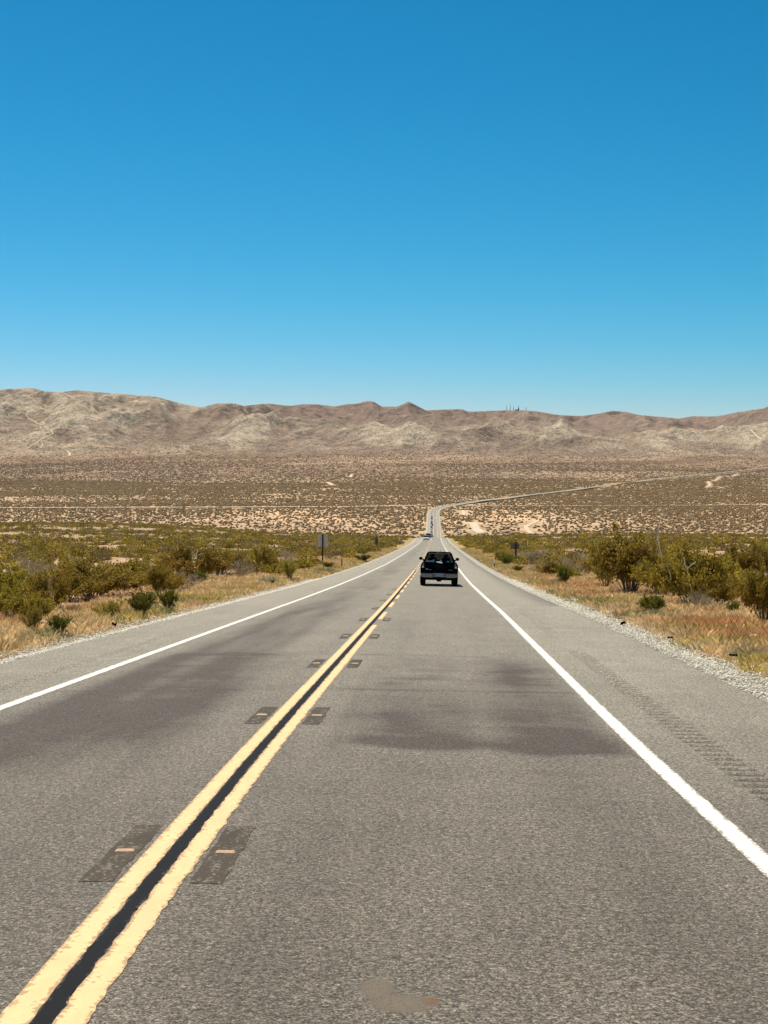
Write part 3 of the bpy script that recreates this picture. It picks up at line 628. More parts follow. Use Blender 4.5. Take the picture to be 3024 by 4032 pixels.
def leafcol(pal, n, r, per=4, q=None):
    a, b = PAL[pal]; t = r.random((n, 1))
    if q is not None: t = np.clip(.6 * t + .5 * (.5 + 1.1 * fbm(q[:, 0] * 3 + 9, q[:, 1] * 3 + q[:, 2] * 4, 1, 2, 5))[:, None], 0, 1)
    c = np.array(a) * (1 - t) + np.array(b) * t; return np.repeat(c, per, 0)
protos = {}
def proto(key, seed, kind, pal, nst, nleaf, leaf, stem=None):
    SV, SF, LV, LF, q, r = shrub_mesh(seed, kind, nst, nleaf, leaf)
    sm = np_mesh("stems", SV, SF, stem or M_stem); lm = np_mesh("foliage", LV, LF, M_leaf, leafcol(pal, nleaf, r, 4, q))
    protos.setdefault(key, []).append((sm, lm))
for i in range(5): proto('olive', 100 + i, 'open', 'olive', 26, 9500, .042)
for i in range(2): proto('dark', 120 + i, 'upright', 'dark', 34, 6500, .046)
for i in range(2): proto('yellow', 130 + i, 'upright', 'yellow', 30, 5000, .040)
for i in range(2): proto('grey', 140 + i, 'open', 'grey', 44, 2200, .026, M_drystem)
proto('rust', 150, 'upright', 'rust', 40, 2400, .03, M_drystem); proto('sage', 160, 'low', 'sage', 26, 2600, .035)
for i in range(4): proto('mid', 170 + i, 'open', 'olive', 16, 2600, .066)
proto('midgrey', 180, 'open', 'grey', 30, 900, .05, M_drystem)
placed = []
def shrub(key, x, y, rad, h, label, group=None, cat="shrub", name=None, idx=None):
    sm, lm = random.choice(protos[key]) if idx is None else protos[key][idx % len(protos[key])]
    z = float(zmesh(x, y)); o = empty(name or "desert_shrub", (x, y, z - .02), random.uniform(0, 6.28)); o.scale = (rad, rad, h)
    link("stems", sm, o); link("foliage", lm, o); tag(o, label, cat, group); placed.append((x, y, rad)); return o
# (px centre, px base, px width, px height, kind, label)
HERO = [
 (2490, 2338, 300, 215, 'olive', "large olive creosote shrub right of the road, tallest in the clump"),
 (2735, 2392, 300, 205, 'olive', "broad dense olive shrub just left of the rusty grass gap on the right verge"),
 (2575, 2420, 130, 70, 'dark', "small dark green bush low in front of the big right-hand shrubs"),
 (2975, 2300, 250, 150, 'olive', "olive shrub behind the rusty grass gap at the right edge of the photo"),
 (3020, 2455, 190, 215, 'olive', "dark bare-stemmed shrub cut by the right edge of the photo"),
 (2225, 2305, 74, 72, 'dark', "small dark green bush between verge grass and grey brush right of the road"),
 (2275, 2262, 130, 90, 'grey', "grey twiggy brush standing behind the small dark green bush"),
 (2390, 2318, 130, 100, 'yellow', "yellowish shrub at the left foot of the tallest right-hand shrub"),
 (2040, 2255, 46, 26, 'dark', "tiny green bush alone in the straw grass beside the right shoulder"),
 (2075, 2228, 100, 32, 'dark', "low dark green bush right of the big wooden post"),
 (1995, 2226, 76, 36, 'dark', "low dark green bush left of the big wooden post"),
 (1970, 2212, 80, 42, 'yellow', "yellow green bush behind the white-topped marker post"),
 (2120, 2215, 180, 55, 'grey', "pale fallen brush behind the big wooden post"),
 (2640, 2345, 110, 60, 'grey', "bleached dead brush tucked under the big right-hand shrubs"),
 (2890, 2425, 60, 55, 'dark', "small green bush standing in the rusty grass gap"),
 (30, 2438, 170, 130, 'olive', "very dark shrub cut by the left edge of the photo"),
 (175, 2405, 190, 130, 'olive', "round dark olive shrub behind the small green bush on the left"),
 (350, 2360, 330, 140, 'olive', "wide olive shrub mass left of the road behind the dry grass"),
 (228, 2497, 98, 68, 'dark', "small bright green bush nearest the left pavement edge"),
 (120, 2495, 110, 100, 'yellow', "yellow green bush left of the small bright green bush"),
 (420, 2440, 150, 66, 'yellow', "loose yellow green bush beside the left gravel strip"),
 (555, 2428, 150, 88, 'dark', "dark green bush close to the left gravel strip"),
 (660, 2408, 86, 78, 'dark', "upright green bush right of the dark green bush by the left gravel"),
 (620, 2345, 150, 105, 'olive', "open stemmed shrub in the orange grass behind the green bushes"),
 (778, 2303, 86, 48, 'dark', "small green bush at the foot of the grey-stemmed shrub mass"),
 (740, 2285, 250, 130, 'olive', "broad grey-olive shrub mass on the left verge with bare lower stems"),
 (945, 2262, 90, 70, 'yellow', "golden green shrub right of the broad left shrub mass"),
 (1040, 2258, 90, 105, 'olive', "narrow olive shrub with a bleached bare branch on its left"),
 (1140, 2285, 96, 72, 'yellow', "rounded olive bush nearest the left gravel before the wooden sign post"),
 (1065, 2300, 90, 36, 'sage', "pale sage green bush on the left verge"),
 (1075, 2305, 26, 20, 'dark', "tiny dark green sprig in front of the pale sage bush"),
 (1290, 2238, 60, 22, 'dark', "low green bush at the foot of the wooden sign post"),
 (1430, 2212, 70, 26, 'dark', "dark green bush at the left gravel beyond the short marker post"),
 (1130, 2215, 90, 50, 'grey', "grey leafless brush behind the rounded bush on the left"),
 (2340, 2420, 70, 26, 'sage', "pale grey green weed patch at the right gravel edge"),
 (2180, 2300, 60, 24, 'sage', "pale blue green weed left of the small dark green bush"),
 (2960, 2590, 150, 44, 'sage', "green weed patch below the pale rock"),
 (2760, 2570, 110, 36, 'sage', "low green weed patch between gravel and rusty grass"),
 (290, 2415, 90, 36, 'rust', "small rust brown brush under the round dark shrub on the left"),
 (2610, 2352, 190, 150, 'olive', "olive shrub filling the middle of the big right-hand clump"),
 (2660, 2300, 260, 130, 'olive', "spreading olive shrub at the back of the big right-hand clump"),
 (2860, 2345, 210, 130, 'olive', "olive shrub at the right end of the big clump, above the rusty grass gap"),
 (2400, 2290, 170, 110, 'olive', "low olive shrub behind the left end of the big right-hand clump"),
 (110, 2452, 190, 105, 'olive', "dark olive shrub just left of the round one, behind the bright green bush"),
 (255, 2370, 230, 110, 'olive', "olive shrub between the round dark shrub and the wide olive mass on the left"),
 (470, 2325, 260, 105, 'olive', "olive shrub behind the orange grass at mid left"),
 (20, 2370, 260, 140, 'olive', "tall olive shrub at the left edge of the photo behind the very dark one"),
 (860, 2268, 190, 95, 'olive', "olive shrub between the grey-olive mass and the golden green shrub"),
 (2150, 2262, 150, 60, 'grey', "grey brown brush on the right verge below the fallen brush"),
 (110, 2300, 190, 110, 'grey', "yellowish grey brush mass near the left edge of the photo"),
]
HEROES = {}
for (px, py, w, h, k, lab) in HERO:
    p = hit(px, py)
    if p is None: continue
    d = p[1]; rad = w * d / F / 2; hh = h * d / F
    idx = 1 if px in (3020,) else None
    hero_ = shrub(k, p[0], p[1] + rad * .5, rad * 1.1, hh * 1.0, lab)
    HEROES[px] = (hero_, rad, hh)
# bushes placed thick over the verges: the nearest ones as things, the rest as one mass
def field(d0, d1, per, umax):
    A = umax * (d1 ** 2 - d0 ** 2); n = int(A / per)
    y = np.sqrt(rng.random(n) * (d1 ** 2 - d0 ** 2) + d0 ** 2); x = rng.uniform(-umax, umax, n) * y
    return x, y
x, y = field(32, 150, 7.6, 0.36)
off = (x - xroad(y)); ao_ = np.abs(off)
inner = np.where(off > 0, np.interp(y, [30, 60, 90, 150], [10.5, 11.0, 10, 9.5]), np.interp(y, [30, 60, 90, 150], [11.5, 11, 10.5, 9.5]))
dens = sstep(-0.22, 0.22, fbm(x, y, 11, 2, 111)) * np.interp(y, [30, 80], [.3, .95]); ok = (ao_ > inner) & (rng.random(len(x)) < dens)
x, y = x[ok], y[ok]; order = np.argsort(y + 0 * x); cnt = 0
cand = []
for i in order:
    r_ = rng.uniform(.55, 1.3)
    if all((x[i] - a) ** 2 + (y[i] - b) ** 2 > (0.62 * (r_ + c)) ** 2 for a, b, c in placed):
        k = 'midgrey' if rng.random() < .15 else ('mid' if y[i] > 60 else 'olive')
        if y[i] < 60 and rng.random() < .12: k = 'grey'
        if cnt < 255 and abs(x[i]) / y[i] < .335:
            shrub(k, x[i], y[i], r_, r_ * rng.uniform(.7, 1.0) + .08, "waist-high olive desert shrub in the dense scrub beside the highway", "shrubs in the scrub beside the highway"); cnt += 1
        else: cand.append((x[i], y[i], r_))
        placed.append((x[i], y[i], r_))
yfar = max([p[1] for p in placed[-5:]] + [100])

def mass(name, label, xs, ys, rad, nq, leaf, pal, extra_dark=0.0):
    n = len(xs); q = rng.normal(0, 1, (n, nq, 3)); q /= np.linalg.norm(q, axis=2)[..., None]
    q *= rng.uniform(.55, 1.0, (n, nq, 1)); q[..., 2] = np.abs(q[..., 2]) * .95 + .04; q[..., :2] *= (0.55 + .55 * np.sqrt(q[..., 2:]))
    hh = rad * rng.uniform(.7, 1.05, n); z = zmesh(xs, ys)
    P = q * np.stack([rad, rad, hh * 1.15], -1)[:, None] + np.stack([xs, ys, z], -1)[:, None]
    sz = (leaf * rad)[:, None, None] * rng.uniform(.6, 1.4, (n, nq, 1))
    d1 = rng.normal(0, 1, (n, nq, 3)); d1 /= np.linalg.norm(d1, axis=2)[..., None]; d2 = np.cross(d1, rng.normal(0, 1, (n, nq, 3))); d2 /= np.linalg.norm(d2, axis=2)[..., None]
    V = np.stack([P - d1 * sz, P + d2 * sz * .7, P + d1 * sz, P - d2 * sz * .7], 2).reshape(-1, 3)
    a, b = [np.array(c) for c in PAL[pal]]; g = np.array(PAL['grey'][0])
    t = rng.random((n, 1)); c = a * (1 - t) + b * t; gm_ = (rng.random((n, 1)) < .18); c = np.where(gm_, g * rng.uniform(.8, 1.1, (n, 1)), c)
    cc = np.repeat(np.repeat(c, nq, 0) * rng.uniform(.75, 1.25, (n * nq, 1)), 4, 0)
    return V, np.arange(n * nq * 4).reshape(-1, 4), cc
def put(name, label, cat, pieces, mat):
    Vs, Fs, Cs = [], [], []; n = 0
    for v, f, c in pieces: Vs.append(v); Fs.append(f + n); Cs.append(c); n += len(v)
    tag(link(name, np_mesh(name, np.vstack(Vs), np.vstack(Fs), mat, np.vstack(Cs))), label, cat, kind='stuff')
pieces = []
if cand:
    ca = np.array(cand); pieces.append(mass("", "", ca[:, 0], ca[:, 1], ca[:, 2], 160, .09, 'olive'))
def band(d0, d1, per, nq, leaf, um=.36):
    x, y = field(d0, d1, per, um); off = np.abs(x - xroad(y)); dn = sstep(-0.15 - .12 * (d1 > 500), 0.12, fbm(x, y * .5, 17, 3, 112)); dn = dn * (1 - sstep(760, 800, y) * (x > -30))
    ok = (off > np.interp(y, [120, 400], [9.6, 8.4]) + 1.2 * rng.random(len(x))) & (rng.random(len(x)) < dn)
    x, y = x[ok], y[ok]; return mass("", "", x, y, rng.uniform(.55, 1.4, len(x)), nq, leaf, 'olive')
pieces += [band(149, 300, 5.6, 150, .10), band(300, 1000, 6.6, 42, .17)]
put("roadside_scrub", "thick olive scrub covering the ground out to the crest of the rise", "scrub", pieces, M_leafstuff)

# ------------------------------------------------------------------ pale dirt tracks lying on the land
TRK = []
def track(name, pts, width, dz=0.35, mat=None, step=4.0, label=None):
    P = [hit(px, py, 700) for px, py in pts]; P = np.array([p for p in P if p is not None])
    seg = np.r_[0, np.cumsum(np.linalg.norm(np.diff(P[:, :2], axis=0), axis=1))]; L_ = seg[-1]; s = np.arange(0, L_, step)
    X = np.interp(s, seg, P[:, 0]); Y = np.interp(s, seg, P[:, 1])
    for _ in range(3): X[1:-1] = (X[:-2] + X[1:-1] + X[2:]) / 3; Y[1:-1] = (Y[:-2] + Y[1:-1] + Y[2:]) / 3
    tx, ty = np.gradient(X), np.gradient(Y); l = np.hypot(tx, ty) + 1e-9; nx, ny = -ty / l, tx / l
    wv = width * (1 + .35 * gnoise(s / 25, s * 0, 131)); t = np.linspace(-.5, .5, 4)
    XX_ = X[:, None] + nx[:, None] * wv[:, None] * t; YY_ = Y[:, None] + ny[:, None] * wv[:, None] * t
    ZZ_ = zmesh(XX_, YY_) + dz
    if Y.max() < 6000: TRK.append((np.repeat(X, 1), Y, wv))
    tag(link(name, np_mesh(name, np.stack([XX_, YY_, ZZ_], -1).reshape(-1, 3), grid_faces(len(s), 4), mat or M_track, None, True)), kind='structure')
track("dirt_track", [(1862, 2058), (1870, 2075), (1878, 2088), (1895, 2098)], 9, step=2)
track("dirt_track", [(1895, 2098), (1872, 2102)], 8, step=2)
track("dirt_track", [(2118, 2052), (2085, 2066), (2070, 2074), (2076, 2088), (2098, 2103)], 5, step=2)
track("dirt_track", [(1822, 2010), (1826, 2020), (1824, 2030)], 4, step=2)
track("dirt_road", [(0, 2001), (400, 1999), (900, 1998), (1300, 1996), (1560, 1993), (1700, 1990)], 14, .8, step=12)
track("dirt_road", [(1830, 1991), (2100, 1992), (2500, 1992), (2800, 1990), (3023, 1989)], 14, .8, step=12)
track("hill_trail", [(116, 1616), (103, 1636), (123, 1654), (179, 1679), (205, 1700), (209, 1709), (159, 1732), (109, 1765), (66, 1775)], 4.5, 1.0)
track("hill_trail", [(159, 1732), (168, 1750), (160, 1765)], 4, 1.0)
track("sandy_wash", [(2905, 1866), (2880, 1878), (2840, 1876), (2815, 1894), (2788, 1898), (2796, 1912), (2782, 1921), (2822, 1917), (2852, 1924)], 5, .8)
track("sandy_wash", [(1290, 1900), (1312, 1912)], 9, .8)
track("sandy_wash", [(1265, 1913), (1330, 1913)], 10, .8)
track("sandy_wash", [(1384, 1868), (1380, 1880)], 7, .8)
track("sandy_wash", [(1448, 1906), (1520, 1907)], 10, .8)
track("sandy_wash", [(2955, 1692), (2975, 1712), (3000, 1730)], 7, 1.5)
track("sandy_wash", [(262, 1776), (276, 1786), (272, 1796)], 9, 1.5)

cells = set()
for X_, Y_, w_ in TRK:
    for a_ in np.linspace(-.65, .65, 9):
        for b_ in (-1, 0, 1): cells |= set(zip(((X_ + b_ * 5) // 7).astype(int).tolist(), ((Y_ + a_ * w_ * 1.4) // 7).astype(int).tolist()))
def on_track(x, y): return np.array([(a, b) in cells for a, b in zip((x // 7).astype(int).tolist(), (y // 7).astype(int).tolist())], bool)

# valley and far plain: tens of thousands of shrubs, one mass
def dome(n5=5):
    v = [(0, 0, 1.0)]; 
    for k in range(n5): a = 2 * math.pi * k / n5; v.append((.72 * math.cos(a), .72 * math.sin(a), .72))
    for k in range(n5): a = 2 * math.pi * (k + .5) / n5; v.append((1.0 * math.cos(a), 1.0 * math.sin(a), -.15))
    f = []
    for k in range(n5):
        k2 = (k + 1) % n5; f += [(0, 1 + k, 1 + k2), (1 + k, 1 + n5 + k, 1 + k2), (1 + k2, 1 + n5 + k, 1 + n5 + k2)]
    return np.array(v, float), np.array(f)
def cone(n5=5):
    v = [(0, 0, 1.0)] + [(math.cos(2 * math.pi * k / n5), math.sin(2 * math.pi * k / n5), -.1) for k in range(n5)]
    return np.array(v, float), np.array([(0, 1 + k, 1 + (k + 1) % n5) for k in range(n5)])
def farband(d0, d1, per, tpl, thr, rr, cl):
    x, y = field(d0, d1, per, .37); off = np.abs((x - xroad(y)) * np.cos(head(y)))
    nn = fbm(x, y * .5, 260, 4, 73) + .5 * fbm(x * .25, y - .45 * x, 300, 3, 143) * sstep(1900, 2500, y); nl = fbm(x, y, 45, 2, 120); cn = gnoise(x / cl, y / (cl * 3), 140) + .5 * gnoise(x / cl * 2.3, y / (cl * 2), 141)
    ok = (off > 8.6 + 7 * sstep(1900, 2200, y)) & (rng.random(len(x)) < 1 - .93 * sstep(4700, 6300, y)) & (~on_track(x, y)) & (rng.random(len(x)) < np.clip(thr - 0.9 * nn + .5 * nl, .05, 1) * sstep(-.16, .12, cn + .05))
    x, y = x[ok], y[ok]; n = len(x); r = rng.uniform(*rr, n)
    fr_ = sstep(3300, 4300, y)[:, None]; c = (np.array((0.225, 0.138, 0.052)) * (1 - fr_) + np.array((0.20, 0.13, 0.075)) * fr_) * rng.uniform(.7, 1.35, (n, 1)) * np.array([1, 1, 1]); g = rng.random((n, 1)) < .2; c = np.where(g, np.array((.28, .20, .11)) * rng.uniform(.8, 1.1, (n, 1)), c)
    return scatter_mesh(tpl[0], tpl[1], np.stack([x, y, zmesh(x, y)], -1), np.stack([r, r * rng.uniform(.7, 1.1, n), r * rng.uniform(.7, 1.1, n)], -1), rng.random(n) * 6.28, .28, c)
put("valley_scrub", "thousands of dark shrubs dotting the sandy valley floor and far plain", "scrub",
    [farband(1000, 1900, 14, dome(), .70, (.8, 1.8), 6.5), farband(1900, 2700, 12, dome(), .66, (.9, 1.9), 8), farband(2700, 3700, 13, dome(), .68, (1.1, 2.2), 11),
     farband(3700, 6900, 40, dome(), .7, (1.2, 2.4), 14)], M_leafstuff)

# ==================================================================== OBJECTS
import bmesh
class MB:
    """small mesh builder in local metres"""
    def __init__(s): s.v = []; s.f = []
    def add(s, v, f):
        n = len(s.v); s.v += [tuple(p) for p in v]; s.f += [tuple(i + n for i in q) for q in f]; return s
    def box(s, x0, x1, y0, y1, z0, z1, top=1.0, topy=None):
        cx_, cy_ = (x0 + x1) / 2, (y0 + y1) / 2; hx, hy = (x1 - x0) / 2, (y1 - y0) / 2; ty = top if topy is None else topy
        v = [(cx_ + a * hx, cy_ + b * hy, z0) for a, b in ((-1, -1), (1, -1), (1, 1), (-1, 1))] + [(cx_ + a * hx * top, cy_ + b * hy * ty, z1) for a, b in ((-1, -1), (1, -1), (1, 1), (-1, 1))]
        return s.add(v, [(3, 2, 1, 0), (4, 5, 6, 7), (0, 1, 5, 4), (1, 2, 6, 5), (2, 3, 7, 6), (3, 0, 4, 7)])
    def quad(s, *p): return s.add(p, [tuple(range(len(p)))])
    def cyl(s, c, r, w, axis='x', n=20, r2=None):
        r2 = r if r2 is None else r2; v = []
        for k, (t, rr) in enumerate(((-.5, r), (.5, r2))):
            for i in range(n):
                a = 2 * math.pi * i / n; p = [rr * math.cos(a), rr * math.sin(a)]
                if axis == 'x': v.append((c[0] + t * w, c[1] + p[0], c[2] + p[1]))
                elif axis == 'y': v.append((c[0] + p[0], c[1] + t * w, c[2] + p[1]))
                else: v.append((c[0] + p[0], c[1] + p[1], c[2] + t * w))
        f = [tuple(range(n)), tuple(range(2 * n - 1, n - 1, -1))] + [(i, (i + 1) % n, n + (i + 1) % n, n + i) for i in range(n)]
        return s.add(v, f)
    def tube(s, pts, r, n=6):
        for a, b in zip(pts[:-1], pts[1:]):
            a = Vector(a); b = Vector(b); d = (b - a).normalized(); u = d.orthogonal().normalized(); w = d.cross(u); v = []
            for p in (a, b):
                for i in range(n): q = 2 * math.pi * i / n; v.append(p + u * r * math.cos(q) + w * r * math.sin(q))
            s.add(v, [(i, (i + 1) % n, n + (i + 1) % n, n + i) for i in range(n)] + [tuple(range(n))[::-1], tuple(range(n, 2 * n))])
        return s
    def loft(s, rings, caps=True):
        n = len(rings[0]); v = [p for r in rings for p in r]; f = []
        for k in range(len(rings) - 1):
            for i in range(n): f.append((k * n + i, k * n + (i + 1) % n, (k + 1) * n + (i + 1) % n, (k + 1) * n + i))
        if caps: f += [tuple(range(n))[::-1], tuple(range((len(rings) - 1) * n, len(rings) * n))]
        return s.add(v, f)
    def build(s, name, mat, parent=None, bevel=0.0, seg=2, smooth=False, label=None):
        me = bpy.data.meshes.new(name); bm = bmesh.new()
        vs = [bm.verts.new(p) for p in s.v]
        for q in s.f:
            try: bm.faces.new([vs[i] for i in q])
            except ValueError: pass
        bmesh.ops.recalc_face_normals(bm, faces=bm.faces[:])
        if bevel > 0:
            bmesh.ops.bevel(bm, geom=[e for e in bm.edges if e.is_manifold and e.calc_face_angle(0) > .35], offset=bevel, segments=seg, affect='EDGES', clamp_overlap=True)
        for fc_ in bm.faces: fc_.smooth = smooth
        bm.to_mesh(me); bm.free(); me.materials.append(mat); o = link(name, me, parent)
        if label: o['label'] = label
        return o

M_bleached = plain("bleached_dead_wood", (0.72, 0.66, 0.56), 0.8, noise=.1)
for px_, tilt_ in ((2490, .35), (2735, -.5), (1040, -.6), (2275, .1), (740, .5), (20, .2)):
    h_, r_, z_ = HEROES[px_]; rr_ = random.Random(px_)
    for k_ in range(2):
        m_ = MB(); p_ = [Vector((tilt_ * .2, -.6, .35 + .2 * k_))]
        for j_ in range(5): p_.append(p_[-1] + Vector((tilt_ * .09 + rr_.uniform(-.06, .06), rr_.uniform(-.08, .03), rr_.uniform(.10, .17))))
        m_.tube(p_, .014, 5); m_.tube([p_[3], p_[3] + Vector((.12 - .2 * k_, -.05, .09)), p_[3] + Vector((.2 - .3 * k_, -.05, .13))], .009, 4)
        b_ = m_.build("bare_branch", M_bleached, h_)
        b_.rotation_euler = (0, 0, -h_.rotation_euler.z + .9 * k_ * (1 if tilt_ > 0 else -1))
M_blackpaint = plain("black_car_paint", (0.0022, 0.0016, 0.0014), 0.3, spec=0.02)
M_blackplastic = plain("black_plastic", (0.004, 0.0035, 0.0035), 0.6, noise=.2, spec=.1)
M_rubber = plain("tyre_rubber", (0.006, 0.005, 0.005), 0.9, noise=.2, spec=.1)
M_chrome = plain("worn_chrome", (0.27, 0.245, 0.23), 0.42, metal=0.85, noise=.1)
M_steel = plain("wheel_alloy", (0.4, 0.4, 0.4), 0.4, metal=0.8)
M_under = plain("underbody", (0.003, 0.003, 0.003), 0.9, spec=.05)
M_plate = plain("licence_plate", (0.42, 0.44, 0.52), 0.5)
M_plateink = plain("plate_ink", (0.09, 0.10, 0.2), 0.6)
M_lens = plain("clear_lamp_lens", (0.62, 0.60, 0.64), 0.15, coat=.5)
M_redlens = plain("red_lens", (0.32, 0.02, 0.02), 0.2, coat=.5)
M_seat = plain("seat_fabric", (0.003, 0.003, 0.003), 0.9, spec=.05)
M_bag = plain("white_cloth", (0.9, 0.88, 0.86), 0.8, noise=.05)
M_greycloth = plain("grey_cloth", (0.25, 0.26, 0.28), 0.8)
M_wood = plain("dark_weathered_wood", (0.045, 0.026, 0.02), 0.9, noise=.35, nscale=20, bump=.4)
M_alu = plain("dull_aluminium_sign_back", (0.52, 0.49, 0.50), 0.55, noise=.12, nscale=3)
M_galv = plain("dull_galvanised", (0.17, 0.145, 0.125), 0.7, metal=.2, noise=.15)
M_signwhite = plain("white_sign_face", (0.93, 0.90, 0.80), 0.5)
M_ink = plain("black_sign_ink", (0.02, 0.02, 0.02), 0.5)
M_brown = plain("brown_marker_post", (0.075, 0.05, 0.03), 0.7, noise=.2)
M_tower = plain("tower_steel", (0.10, 0.14, 0.18), 0.7)
M_concrete = plain("pale_concrete", (0.46, 0.44, 0.40), 0.9, noise=.12, nscale=1)
M_reflector = plain("reflector_plastic", (0.50, 0.28, 0.15), 0.55, noise=.15, nscale=40)
M_slot = paint("dark_cut_asphalt", (0.072, 0.058, 0.043), (0.19, 0.17, 0.14), 1.35, 38, .1)

def glass_mat(name, tint, mixv):
    m, t, b = new_mat(name); tr = N(t, 'ShaderNodeBsdfTransparent'); tr.inputs[0].default_value = (*tint, 1)
    gl = N(t, 'ShaderNodeBsdfGlossy'); gl.inputs['Roughness'].default_value = 0.03; gl.inputs['Color'].default_value = (.7, .75, .78, 1)
    fr = N(t, 'ShaderNodeFresnel'); fr.inputs[0].default_value = 1.45
    mr = N(t, 'ShaderNodeMath', operation='MULTIPLY_ADD'); mr.inputs[1].default_value = .35; mr.inputs[2].default_value = mixv
    t.links.new(fr.outputs[0], mr.inputs[0]); ms = N(t, 'ShaderNodeMixShader'); t.links.new(mr.outputs[0], ms.inputs[0])
    t.links.new(tr.outputs[0], ms.inputs[1]); t.links.new(gl.outputs[0], ms.inputs[2]); t.links.new(ms.outputs[0], t.nodes['Material Output'].inputs[0]); return m
M_tint = glass_mat("tinted_glass", (0.26, 0.265, 0.25), 0.0)
M_darkglass = plain("dark_car_glass", (0.012, 0.014, 0.016), 0.08, spec=.6)

def make_wheel(root, x, y, r, w):
    t = MB().cyl((x, y, r), r, w, n=28).build("wheel", M_rubber, root, bevel=.03)
    s = 1 if x > 0 else -1
    MB().cyl((x + s * (w / 2 + .004), y, r), r * .62, .03, n=20).build("rim", M_steel, t, bevel=.008)
    return t

def pickup():
    y0 = 75.6; off = 1.83; p = road_pt(np.array([y0]), np.array([off]))[0]
    R = empty("pickup_truck", p, -float(head(y0)))
    R.rotation_euler = (math.atan((zroad(y0 + 3) - zroad(y0)) / 3), math.radians(1.5), -float(head(y0)))
    tag(R, "black four-door pickup truck with chrome bumper driving ahead in the right lane", "pickup truck")
    # rear axle at y=0, rear bumper at y=-1.25, nose at y=4.5
    def ring(y, hw_top, hw_mid, zb, zt):
        zm = zt - .28
        return [(-hw_mid + .03, y, zb), (-hw_mid, y, zm - .12), (-hw_mid, y, zm), (-hw_top, y, zt), (hw_top, y, zt), (hw_mid, y, zm), (hw_mid, y, zm - .12), (hw_mid - .03, y, zb)]
    def zb(y):
        z = .50
        for c in (0.0, 3.65):
            if abs(y - c) < .5: z = max(z, .36 + math.sqrt(max(.25 - (y - c) ** 2, 0)))
        return z
    ys = [1.05, 1.3, 2.0, 3.05, 3.15, 3.25, 3.4, 3.65, 3.9, 4.05, 4.15, 4.35, 4.5]
    MB().loft([ring(y, .87 if y < 2.9 else .80, .985 if 0 < y < 4.2 else .93, zb(y), 1.27 if y < 2.9 else 1.14 - .05 * (y - 3)) for y in ys]).build("cab_body", M_blackpaint, R, bevel=.02)
    # bed: two side walls with arches, floor
    for s in (-1, 1):
        yy = [-1.05, -.8, -.5, -.42, -.3, -.15, 0, .15, .3, .42, .5, .8, 1.04]; rings = []
        for y in yy:
            b = zb(y); rings.append([(s * .96, y, b), (s * .99, y, .86 if b < .8 else b + .03), (s * .99, y, 1.03), (s * .955, y, 1.14), (s * .885, y, 1.265), (s * .80, y, 1.265), (s * .80, y, b)])
        MB().loft(rings).build("bed_side", M_blackpaint, R, bevel=.012)
    MB().box(-.795, .795, -1.0, 1.03, .60, .66).build("bed_floor", M_under, R)
    # tailgate with centre raised field
    tg = MB().box(-.775, .775, -1.10, -1.03, .68, 1.262).build("tailgate", M_blackpaint, R, bevel=.015)
    MB().box(-.235, .235, -1.118, -1.102, .93, 1.20).build("handle_panel", M_blackplastic, tg, bevel=.006)
    MB().box(-.11, .11, -1.135, -1.12, 1.06, 1.12).build("handle", M_blackplastic, tg, bevel=.006)
    MB().box(-.70, -.40, -1.112, -1.102, .855, .868).build("trim_strip", M_steel, tg); MB().box(.46, .70, -1.112, -1.102, .855, .866).build("trim_strip", M_steel, tg)
    MB().box(-.70, -.615, -1.114, -1.102, .895, .925).build("badge", M_lens, tg)
    # lamps
    for s in (-1, 1):
        l = MB().loft([[(s * .79, -1.10, .93), (s * .79, -1.10, 1.24), (s * .875, -1.095, 1.24), (s * .955, -1.06, 1.10), (s * .965, -1.05, .93)], [(s * .79, -1.02, .93), (s * .79, -1.02, 1.24), (s * .89, -.98, 1.25), (s * .985, -.92, 1.10), (s * .992, -.92, .93)]]).build("tail_light", M_redlens if 0 else M_blackplastic, R, bevel=.01)
        MB().box(min(s * .80, s * .925), max(s * .80, s * .925), -1.118, -1.10, .955, 1.07, top=.8).build("reverse_lens", M_lens, l, bevel=.01)
        MB().box(min(s * .80, s * .87), max(s * .80, s * .87), -1.116, -1.10, 1.10, 1.20, top=.8).build("brake_lens", plain("grey_red_lens", (.22, .16, .18), .2, coat=.5), l, bevel=.01)
        MB().box(min(s * .80, s * .97), max(s * .80, s * .97), -1.10, -1.00, .66, .92).build("corner_panel", M_blackpaint, R, bevel=.02)
    # bumper: two steps and a centre recess
    bmp = MB()
    for s in (-1, 1):
        pr = [(.34, -1.27, .0), (.78, -1.25, .0), (.93, -1.15, .03), (.965, -1.0, .05)]
        ring_ = [[(s * x_, y_, .46 + dz_), (s * (x_), y_ - .01, .655), (s * x_, y_ + .06, .70), (s * x_, y_ + .16, .70), (s * x_, y_ + .14, .46 + dz_)] for x_, y_, dz_ in pr]
        bmp.loft(ring_)
    bmp.box(-.33, .33, -1.22, -1.12, .49, .69)
    B = bmp.build("rear_bumper", M_chrome, R, bevel=.012)
    for s in (-1, 1):
        MB().box(min(s * .36, s * .76), max(s * .36, s * .76), -1.20, -1.11, .7, .712).build("step_pad", M_blackplastic, B)
        MB().cyl((s * .31, -1.225, .575), .035, .02, 'y').build("bumper_socket", M_blackplastic, B)
    pl = MB().box(-.155, .155, -1.245, -1.225, .525, .685).build("licence_plate", M_plate, R, bevel=.004)
    ink = MB(); xx = -.115
